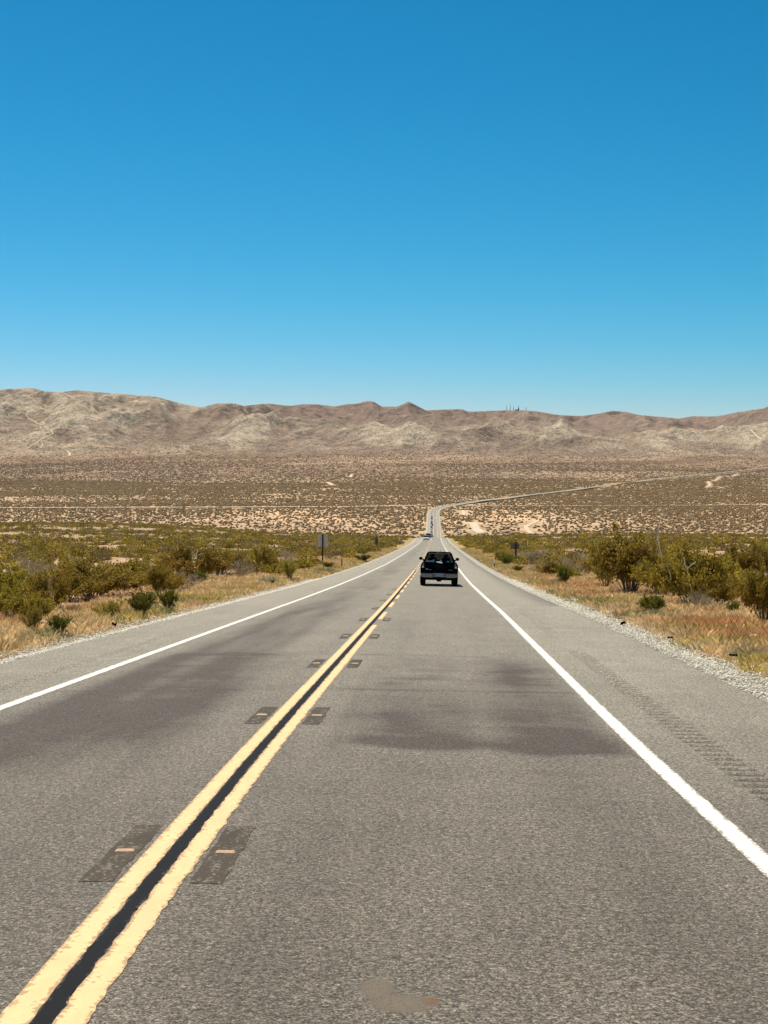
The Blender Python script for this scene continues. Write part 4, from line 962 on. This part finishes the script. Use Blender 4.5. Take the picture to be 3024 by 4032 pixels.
    for k, pat in enumerate(("l_", "|", "o", "-", "|", "o", "L")):
        ink.box(xx, xx + .008, -1.249, -1.246, .565, .64)
        if pat in ("l_", "o", "L"): ink.box(xx + .009, xx + .024, -1.249, -1.246, .565, .575)
        if pat in ("o",): ink.box(xx + .009, xx + .024, -1.249, -1.246, .63, .64); ink.box(xx + .025, xx + .031, -1.249, -1.246, .565, .64)
        if pat == "-": ink.box(xx + .009, xx + .024, -1.249, -1.246, .60, .61)
        xx += .036
    ink.build("plate_marks", M_plateink, pl)
    # greenhouse: roof, pillars, glass, open inside
    zr, zt = 1.275, 1.80
    yb0, yb1, yf1, yf0 = 1.07, 1.28, 2.55, 3.15
    cornb = [(-.87, yb0), (.87, yb0), (.85, yf0), (-.85, yf0)]; cornt = [(-.66, yb1), (.66, yb1), (.64, yf1), (-.64, yf1)]
    roof = MB().loft([[(-.67, yb1 - .03, zt - .07), (.67, yb1 - .03, zt - .07), (.66, yf1 + .06, zt - .09), (-.66, yf1 + .06, zt - .09)],
                      [(-.63, yb1, zt - .015), (.63, yb1, zt - .015), (.62, yf1, zt - .03), (-.62, yf1, zt - .03)],
                      [(-.52, yb1 + .12, zt + .012), (.52, yb1 + .12, zt + .012), (.52, yf1 - .1, zt), (-.52, yf1 - .1, zt)]]).build("roof", M_blackpaint, R, bevel=.02)
    bl = MB().box(-.15, .15, yb1 - .055, yb1 - .025, zt - .05, zt - .018).build("brake_light", M_redlens, R, bevel=.005, label="red high brake light with a pale left end")
    MB().box(-.145, -.075, yb1 - .062, yb1 - .056, zt - .047, zt - .021).build("cargo_lens", M_lens, bl)
    for k in range(4):
        a, b = cornb[k], cornt[k]; w = .055
        sx = 1 if a[0] > 0 else -1
        MB().loft([[(a[0] - sx * .09, a[1] - w, zr - .02), (a[0], a[1] - w, zr - .02), (a[0], a[1] + w, zr - .02), (a[0] - sx * .09, a[1] + w, zr - .02)],
                   [(b[0] - sx * .07, b[1] - w, zt - .06), (b[0] + sx * .0, b[1] - w, zt - .06), (b[0] + sx * .0, b[1] + w, zt - .06), (b[0] - sx * .07, b[1] + w, zt - .06)]]).build("pillar", M_blackpaint, R)
    for s in (-1, 1):
        MB().loft([[(s * .87, 2.02, zr), (s * .82, 2.02, zr), (s * .82, 2.14, zr), (s * .87, 2.14, zr)], [(s * .66, 2.02, zt - .07), (s * .62, 2.02, zt - .07), (s * .62, 2.1, zt - .07), (s * .66, 2.1, zt - .07)]]).build("pillar", M_blackpaint, R)
        MB().quad((s * .862, yb0 + .06, zr), (s * .848, yf0 - .06, zr), (s * .638, yf1, zt - .08), (s * .657, yb1 + .05, zt - .08)).build("side_window", M_tint, R)
        m_ = MB().loft([[(s * .90, 2.92, 1.33), (s * 1.10, 2.90, 1.33), (s * 1.115, 2.90, 1.45), (s * 1.06, 2.92, 1.50), (s * .92, 2.94, 1.49)], [(s * .90, 3.04, 1.34), (s * 1.08, 3.06, 1.34), (s * 1.09, 3.06, 1.44), (s * 1.05, 3.06, 1.48), (s * .92, 3.04, 1.47)]]).build("side_mirror", M_blackplastic, R, bevel=.02)
        MB().box(min(s * .84, s * .92), max(s * .84, s * .92), 2.95, 3.0, 1.29, 1.38).build("mirror_arm", M_blackplastic, m_)
        hl = MB().box(min(s * .6, s * .9), max(s * .6, s * .9), 4.46, 4.52, .82, 1.0).build("headlight", M_lens, R, bevel=.01)
    MB().quad((-.79, yb0 - .045, zr + .01), (.79, yb0 - .045, zr + .01), (.60, yb1 - .05, zt - .085), (-.60, yb1 - .05, zt - .085)).build("rear_window", M_tint, R)
    MB().quad((-.77, yf0, zr), (.77, yf0, zr), (.60, yf1, zt - .1), (-.60, yf1, zt - .1)).build("windscreen", M_tint, R)
    # inside
    for s in (-1, 1):
        st = MB().box(min(s * .12, s * .62), max(s * .12, s * .62), 2.15, 2.3, 1.2, 1.50, top=.85).build("seat", M_seat, R, bevel=.04)
        MB().box(min(s * .24, s * .5), max(s * .24, s * .5), 2.18, 2.28, 1.51, 1.68, top=.8).build("headrest", M_seat, st, bevel=.04)
    MB().box(-.65, .65, 1.35, 1.5, 1.18, 1.36).build("seat", M_seat, R, bevel=.04)
    # underneath
    ax = MB().cyl((0, 0, .37), .07, 1.5).build("rear_axle", M_under, R)
    MB().cyl((0, 0, .37), .15, .26, n=16).build("differential", M_under, ax, bevel=.05)
    MB().box(-.55, .55, -1.1, 4.2, .40, .55).build("chassis", M_under, R, bevel=.03)
    MB().tube([(.45, .3, .42), (.47, -.6, .42), (.55, -1.0, .44)], .04).build("exhaust_pipe", M_under, R)
    for s in (-1, 1):
        for yy in (0, 3.65): make_wheel(R, s * .85, yy, .39, .27)
        MB().box(min(s * .72, s * .97), max(s * .72, s * .97), -.50, -.48, .22, .5).build("mud_flap", M_rubber, R)
    MB().tube([(.06, 1.6, 1.8), (.05, 1.5, 1.92)], .008).build("antenna", M_blackplastic, R)
    mr = R.matrix_basis.copy()
    def thing_on(name, label, cat, x, y, z):
        e = empty(name, p, 0); e.rotation_euler = R.rotation_euler; bpy.context.view_layer.update()
        e.location = (Matrix.Translation(Vector(p)) @ R.rotation_euler.to_matrix().to_4x4()) @ Vector((x, y, z)); return tag(e, label, cat)
    b = thing_on("cloth_bundle", "white striped cloth bundle lying behind the left half of the rear window", "cloth", -.38, 1.0, 1.27)
    for k in range(5):
        MB().box(-.14 + k * .055, -.10 + k * .055, -.05, .05, 0 - .04, .04 + .018 * k).build("fold", M_bag if k % 2 == 0 else M_bag, b, bevel=.008)
    MB().box(-.27, -.15, -.06, .04, -.05, .035).build("loose_end", M_bag, b, bevel=.015)
    b = thing_on("white_sheet", "white crumpled sheet lying on top of the tailgate centre", "cloth", -.01, -1.02, 1.262)
    MB().loft([[(-.17, -.05, 0), (-.17, .05, 0), (-.17, .05, .03), (-.17, -.05, .035)], [(-.05, -.105, -.03), (-.05, .05, 0), (-.05, .05, .035), (-.05, -.07, .03)], [(.06, -.108, -.05), (.06, .05, 0), (.06, .05, .02), (.06, -.09, .01)], [(.16, -.10, -.07), (.16, .04, 0), (.16, .04, .012), (.16, -.09, -.02)]]).build("sheet", M_bag, b, bevel=.006)
    b = thing_on("grey_bag", "grey soft bag behind the right half of the rear window", "bag", .5, .85, 1.2)
    MB().box(-.16, .12, -.1, .1, -.02, .13, top=.6).build("bag_body", M_greycloth, b, bevel=.03)
    b = thing_on("white_cup", "small white object in the middle of the rear window", "cup", .08, .98, 1.33)
    MB().box(-.05, .05, -.03, .03, -.02, .02, top=.8).build("cup_body", M_bag, b, bevel=.01)
pickup()

# ------------------------------------------------------------------ other vehicles
def vehicle(y, off, kind, paint_m, label, oncoming=True, group="vehicles queued in the oncoming lane"):
    p = road_pt(np.array([float(y)]), np.array([float(off)]))[0]; p[2] += 0.01 + float(dzf(np.array(float(y))))
    nm = dict(sedan="car", suv="car", pickup="pickup_truck", box="box_truck", van="van")[kind]
    R = empty(nm, p, -float(head(float(y)))); R.rotation_euler = (math.atan((zroad(y + 3) - zroad(y)) / 3), 0, (math.pi if oncoming else 0) - float(head(float(y))))
    if oncoming: R.rotation_euler = (-math.atan((zroad(y + 3) - zroad(y)) / 3), 0, math.pi - float(head(float(y))))
    tag(R, label, {"sedan": "car", "suv": "car", "pickup": "pickup truck", "box": "truck", "van": "van"}[kind], group)
    # nose towards local +Y; dimensions (half width, length, belt z, roof z)
    hw, Ln, zb_, zt_ = dict(sedan=(.9, 4.7, .92, 1.45), suv=(.95, 4.8, 1.08, 1.78), pickup=(.99, 5.6, 1.15, 1.88), box=(1.1, 7.2, 1.3, 2.2), van=(1.0, 5.2, 1.25, 2.1))[kind]
    n = Ln / 2
    hood = dict(sedan=.78, suv=.98, pickup=1.05, box=1.25, van=1.1)[kind]
    def rg(y_, w, z0, z1): return [(-w, y_, z0), (-w * 1.0, y_, z1 - .15), (-w * .93, y_, z1), (w * .93, y_, z1), (w, y_, z1 - .15), (w, y_, z0)]
    MB().loft([rg(-n, hw * .93, .35, zb_ - .04), rg(-n + .3, hw, .28, zb_), rg(n - 1.4, hw, .28, zb_), rg(n - 1.2, hw * .98, .28, hood), rg(n - .3, hw * .95, .28, hood - .08), rg(n, hw * .88, .35, hood - .22)]).build("body", paint_m, R, bevel=.05)
    f0, f1 = n - 1.35, n - 1.95
    r0, r1 = dict(sedan=(-n + .7, -n + 1.3), suv=(-n + .1, -n + .35), pickup=(-.45, -.35), box=(.9, 1.0), van=(-n + .1, -n + .2))[kind]
    tw = hw * .74
    MB().loft([[(-hw * .9, f0, zb_ - .02), (hw * .9, f0, zb_ - .02), (hw * .9, r0, zb_ - .02), (-hw * .9, r0, zb_ - .02)], [(-tw, f1, zt_ - .05), (tw, f1, zt_ - .05), (tw, r1, zt_ - .05), (-tw, r1, zt_ - .05)]]).build("windows", M_darkglass, R)
    MB().box(-tw - .02, tw + .02, min(f1, r1) - .02, max(f1, r1) + .04, zt_ - .12, zt_ + .05, top=.9).build("roof", paint_m, R, bevel=.02)
    if kind == 'box': MB().box(-1.15, 1.15, -n, .8, .95, 3.1).build("cargo_box", M_signwhite, R, bevel=.03)
    for s in (-1, 1):
        MB().box(min(s * hw * .55, s * hw * .86), max(s * hw * .55, s * hw * .86), n - .1, n + .01, .58 if kind != 'sedan' else .52, .76 if kind != 'sedan' else .66).build("headlight", M_lens, R, bevel=.01)
        for yy in (n - .95, -n + .95): make_wheel(R, s * (hw - .11), yy, .34 if kind in ('sedan',) else .38, .22)
    g = MB().box(-hw * .5, hw * .5, n - .03, n + .02, .5, hood - .26).build("grille", M_blackplastic, R)
    MB().box(-hw * .86, hw * .86, n - .02, n + .05, .33, .48).build("front_bumper", M_blackplastic, R, bevel=.02)
    return R
Pw = plain("white_car_paint", (.80, .80, .78), .3, coat=.5); Pk = plain("charcoal_car_paint", (.02, .02, .024), .3, coat=.5)
Pb = plain("navy_car_paint", (.02, .03, .11), .3, coat=.5); Pg = plain("grey_car_paint", (.16, .16, .17), .3, coat=.5); Ps = plain("silver_car_paint", (.5, .5, .52), .35, coat=.5); Pr = plain("maroon_car_paint", (.2, .03, .03), .3, coat=.5)
LC = -1.85
vehicle(520, LC, 'suv', Pw, "white car leading the oncoming queue on the near side of the crest")
vehicle(585, LC + .55, 'pickup', Pk, "black pickup close behind the leading white car, its right side showing")
vehicle(655, LC - .1, 'suv', Pk, "dark car at the crest behind the black pickup")
vehicle(672, LC + 1.7, 'sedan', Pg, "grey car peeking out beside the dark car at the crest")
vehicle(780, LC, 'pickup', Pk, "dark pickup half hidden beyond the crest")
vehicle(1235, LC + .2, 'pickup', Pb, "navy blue truck with a pale hood, first in the valley")
vehicle(1290, LC + .1, 'suv', Pw, "white car just up the valley road from the navy blue truck")
vehicle(1322, LC + .3, 'sedan', Pk, "dark car close behind the white car in the valley, second from the navy truck")
vehicle(1382, LC, 'sedan', Pw, "white low car in the middle of the valley queue behind a dark one")
vehicle(1396, LC + .1, 'pickup', Pk, "black pickup tight behind the low white car in mid queue")
vehicle(1432, LC - .35, 'van', Pw, "white van in the valley queue hugging the edge line")
vehicle(1448, LC + .9, 'suv', Pk, "dark car beside and behind the white van, near the centre line")
vehicle(1490, LC + .1, 'pickup', Pg, "grey pickup in the upper half of the valley queue")
vehicle(1518, LC, 'sedan', Pk, "dark sedan behind the grey pickup in the upper valley queue")
vehicle(1590, LC, 'suv', Pk, "dark car directly in front of the white box truck")
vehicle(1612, LC + .1, 'box', Pw, "white box truck last in the oncoming queue")

# ------------------------------------------------------------------ posts and signs
def gz(x, y): return float(zmesh(x, y))
def at_px(px, py): return hit(px, py)
def sign_back(px, py, hpx, post_w, panel, label, lean=0, top_m=None, panel_mat=None):
    p = at_px(px, py); d = p[1]; H = hpx * d / F
    R = empty("road_sign", (p[0], p[1], p[2]), 0); R.rotation_euler = (0, math.radians(lean), 0); tag(R, label, "road sign", "wooden post signs")
    MB().box(-post_w / 2, post_w / 2, -post_w / 2, post_w / 2, -.4, H).build("post", M_wood, R, bevel=.01)
    w, z0, z1, dx = panel
    MB().box(-w / 2 + dx, w / 2 + dx, post_w / 2 + .002, post_w / 2 + .012, z0 * H, z1 * H).build("sign_panel", panel_mat or M_alu, R, bevel=.003)
    for zz in (z0 + .12 * (z1 - z0), z0 + .85 * (z1 - z0)):
        MB().cyl((0, -post_w / 2 - .01, zz * H), .018, .03, 'y', n=8).build("bolt", M_steel, R)
    return R
s1 = hit(1270, 2219)
k = s1[1] / F
sign_back(1270, 2219, 116, 5.2 * k, (39 * k, .57, .985, .2 * k), "tall dark wooden sign post left of the road with a grey panel seen from behind", .6)
s2 = hit(1485, 2167); k = s2[1] / F
sign_back(1485, 2167, 56, 3.8 * k, (11 * k, .4, .95, -4.5 * k), "thinner wooden sign post farther down the left verge", .3, panel_mat=M_galv)
s3 = hit(2030, 2218); k = s3[1] / F
sign_back(2030, 2218, 84, 6.6 * k, (34 * k, .66, .93, -3 * k), "thick dark wooden post on the right verge with a dull brown panel", 1.0, panel_mat=M_galv)

def delineator(px, py, hpx, label, white=True):
    p = at_px(px, py); k = p[1] / F; R = empty("marker_post", (p[0], p[1], p[2])); tag(R, label, "marker post", "roadside marker posts")
    H = hpx * k; MB().box(-.055, .055, -.012, .012, -.3, H * (.58 if white else 1)).build("post", M_brown, R, bevel=.003)
    if white: MB().box(-.062, .062, -.016, .016, H * .58, H).build("white_top", M_signwhite, R, bevel=.003)
    else: MB().box(-.05, .05, -.018, -.0125, H * .82, H * .96).build("reflector", M_galv, R)
delineator(1947, 2238, 34, "short dark marker post with white top beside the right shoulder")
delineator(1346, 2234, 36, "short dark weathered marker post in the left verge grass", False)
delineator(2007, 2214, 12, "small white marker stub left of the thick wooden post")

def regulatory():
    p = road_pt(np.array([560.]), np.array([9.9]))[0]; v = ray(1806, 2098); x = v[0] * 560; zt = CAMZ + v[2] * 560; g = gz(x, 560)
    R = empty("road_sign", (x, 560, g)); tag(R, "small white rectangular sign with black lettering at the crest right of the road", "road sign")
    h = 1.35; w = 1.1; MB().cyl((0, 0, (zt - g) / 2), .04, zt - g, 'z', n=8).build("post", M_galv, R)
    f = MB().box(-w / 2, w / 2, -.06, -.045, zt - g - h, zt - g).build("sign_panel", M_signwhite, R, bevel=.004)
    for t, (a, b) in enumerate(((.62, .52), (.45, .6), (.25, .42))):
        MB().box(-w * b / 2, w * b / 2, -.064, -.0605, zt - g - h * (1 - a) - .05, zt - g - h * (1 - a) + .08).build("lettering_row", M_ink, f)
regulatory()

def guide_board():
    v = ray(1733, 1993); y = 2080.; x = v[0] * y; g = gz(x, y)
    R = empty("guide_sign", (x, y, g), 0); tag(R, "wide grey board on posts where the far road bends right", "road sign")
    MB().box(-4.8, 4.8, -.05, .05, 1.0, 3.9).build("sign_panel", M_concrete, R, bevel=.02)
    for xx in (-3.8, 0, 3.8): MB().box(xx - .12, xx + .12, .055, .3, -.5, 3.9).build("post", M_galv, R)
guide_board()

# radio masts on the skyline
def ridge_at(px):
    v = ray(px, 1600); ys = np.arange(5500, 10500, 8.); g = zmesh(v[0] * ys, ys); k = np.argmax((g - CAMZ) / ys); return v[0] * ys[k], ys[k], g[k]
def mast(px, hpx, label, bulk=0):
    x, y, z = ridge_at(px); k = y / F; H = hpx * k; R = empty("radio_mast", (x, y, z - 2)); tag(R, label, "radio mast", "radio masts on the skyline ridge")
    w = 1.5; legs = []
    for a in (90, 210, 330):
        ca, sa = math.cos(math.radians(a)), math.sin(math.radians(a))
        MB().tube([(w * ca, w * sa, 0), (w * .35 * ca, w * .35 * sa, H)], .42, 5).build("leg", M_tower, R); legs.append((ca, sa))
    br = MB(); nz = 10
    for i in range(nz):
        z0, z1 = H * i / nz, H * (i + 1) / nz; w0, w1 = w * (1 - .65 * i / nz), w * (1 - .65 * (i + 1) / nz)
        for j in range(3):
            a, b = legs[j], legs[(j + 1) % 3]; br.tube([(a[0] * w0, a[1] * w0, z0), (b[0] * w1, b[1] * w1, z1)], .22, 4)
    br.build("bracing", M_tower, R)
    if bulk:
        for zz, rr in ((.34, 2.6), (.45, 2.2), (.22, 2.4)): MB().cyl((0, -2.2, H * zz), rr * bulk, 2.2, 'y', n=14, r2=rr * bulk * .6).build("dish", M_tower, R)
mast(1995, 20, "left radio mast on the skyline ridge"); mast(2009, 25, "tallest slim radio mast, second from the left"); mast(2022, 18, "middle radio mast with small dishes on the skyline", .7)
mast(2042, 20, "stout radio mast loaded with dishes beside the hilltop hut", 1.3); mast(2071, 14, "short radio mast standing alone at the right of the skyline group")
x, y, z = ridge_at(2036); R = empty("equipment_hut", (x, y, z - 1)); tag(R, "low dark equipment hut between the skyline masts", "hut")
MB().box(-9, 9, -3, 3, -1, 3.6).build("wall", M_brown, R); MB().box(-9.6, 9.6, -3.5, 3.5, 3.6, 4.4, top=.9).build("roof", M_tower, R)

# ------------------------------------------------------------------ pavement reflectors in their cut slots
def reflector(y, off, label, far=False):
    p = road_pt(np.array([y]), np.array([off]))[0]; R = empty("road_reflector", p, -float(head(y)))
    R.rotation_euler = (math.atan(zroad(y + 1) - zroad(y)), 0.016 if off > 0 else -0.016, -float(head(y)))
    tag(R, label, "road reflector", "reflectors along the centre line")
    r = random.Random(int(y * 10) + int(off * 100)); n = 14; L0, L1 = -.82, .85
    lf = [(-.10 + r.uniform(-.006, .006), L0 + (L1 - L0) * i / n) for i in range(n + 1)]; rt = [(.095 + r.uniform(-.012, .012), L0 + (L1 - L0) * i / n) for i in range(n + 1)]
    m = MB(); v = [(a, b, .003) for a, b in lf] + [(a, b, .003) for a, b in rt]; m.add(v, [(i, n + 1 + i, n + 2 + i, i + 1) for i in range(n)]); m.build("cut_slot", M_slot, R)
    MB().loft([[(-.064, -.030, .003), (.064, -.030, .003), (.064, .030, .003), (-.064, .030, .003)], [(-.052, -.012, .016), (.052, -.012, .016), (.052, .012, .016), (-.052, .012, .016)]]).build("reflector_body", M_reflector, R, bevel=.004)
D0 = 8.85; ordn = ["nearest", "second", "third", "fourth", "fifth", "sixth", "seventh", "eighth", "ninth"]
for i in range(9):
    y_ = D0 + 7.35 * i
    reflector(y_, -0.32, "%s pavement reflector in a dark slot left of the yellow lines, counting from the camera" % ordn[i])
    if i < 5: reflector(y_ - .03, 0.315, "%s pavement reflector in a dark slot right of the yellow lines, counting from the camera" % ordn[i])

# ------------------------------------------------------------------ rocks and litter
def rock(px, py, wpx, hpx, label):
    p = hit(px, py); k = p[1] / F; r = np.random.default_rng(int(px)); v, f = ico()
    bm = bmesh.new(); vs = [bm.verts.new(q) for q in v]; [bm.faces.new([vs[i] for i in q]) for q in f]
    bmesh.ops.subdivide_edges(bm, edges=bm.edges[:], cuts=1, use_grid_fill=True)
    for q in bm.verts:
        n = q.co.normalized(); q.co = n * (1 + .28 * float(gnoise(n.x * 1.7 + px, n.y * 1.7 + n.z * 2, 5)) + .08 * r.uniform(-1, 1)); q.co.x *= wpx * k / 2; q.co.y *= wpx * k / 2 * .8; q.co.z *= hpx * k * .75
    me = bpy.data.meshes.new("rock"); bm.to_mesh(me); bm.free(); me.materials.append(M_rock)
    o = link("rock", me); o.location = (p[0], p[1], p[2] + hpx * k * .2); tag(o, label, "rock")
rock(2968, 2522, 46, 26, "pale rock in the rusty grass near the right edge of the photo")
rock(175, 2470, 50, 30, "pale rounded rock behind the small bright green bush on the left")
rock(1065, 2141, 14, 8, "small white rock among the scrub left of the first sign")
rock(2760, 2236, 26, 24, "white boulder showing between olive shrubs on the right")
def debris(px, py, lpx, rz, label, hgt=.03, wd=.07):
    p = hit(px, py); k = p[1] / F; L_ = lpx * k; r = random.Random(int(px)); m = MB(); n = 8; rings = []
    for i in range(n + 1):
        t = i / n - .5; w = wd * (1 - abs(t) * .7) * r.uniform(.7, 1.2); y_ = r.uniform(-.015, .015); z = .02 + hgt * r.uniform(0, .8)
        rings.append([(t * L_, y_ - w / 2, z - .02), (t * L_, y_ + w / 2, z - .02), (t * L_, y_ + w * .3, z + hgt * .6), (t * L_, y_ - w * .3, z + hgt * .8)])
    o = m.loft(rings).build("tyre_scrap", M_rubber, None); o.location = (p[0], p[1], max(p[2], float(zroad(p[1])) - .2 if 0 else p[2]) + .03); o.rotation_euler = (0, 0, rz); tag(o, label, "tyre scrap", "black tyre scraps on the shoulder")
    return o
def on_gravel(o, dz=.0):
    x, y = o.location.x, o.location.y; off = abs(x - float(xroad(y))); e0 = HALF_R if x > float(xroad(y)) else HALF_L
    z = float(zroad(y)) + crown(e0) - .03 - .1 * max(0, off - e0 - .1); o.location.z = max(float(zmesh(x, y)), z) + .02 + dz
for a in ((2453, 2491, 20, .1, "short black tyre scrap on the white gravel, farthest of the right-hand scraps", .05, .12),
          (2650, 2526, 46, -.05, "thick straight black tyre scrap lying on the right gravel"),
          (2925, 2592, 108, -.06, "long thin black strip of tyre at the right gravel edge"),
          (450, 2478, 18, .2, "black crumpled scrap on the left gravel edge", .07, .15)):
    o = debris(*a); on_gravel(o)

# ------------------------------------------------------------------ thin dry air over the whole place
hm = bpy.data.materials.new("dry_air"); hm.use_nodes = True; ht = hm.node_tree; ht.nodes.remove(ht.nodes["Principled BSDF"])
pv = ht.nodes.new("ShaderNodeVolumePrincipled"); pv.inputs['Color'].default_value = (0.93, 0.93, 0.95, 1); pv.inputs['Density'].default_value = 0.6e-5
pv.inputs['Anisotropy'].default_value = 0.0
ht.links.new(pv.outputs[0], ht.nodes['Material Output'].inputs['Volume'])
zlo = float(Z.min()) - 1.5; zhi = max(float(Z.max()), 60.0) + 90
xm = float(np.abs(XX).max()) + 20
hz = MB().box(-xm, xm, -80, 17400, zlo, zhi).build("haze", hm); tag(hz, "thin dry haze over the valley", "haze", kind='stuff')
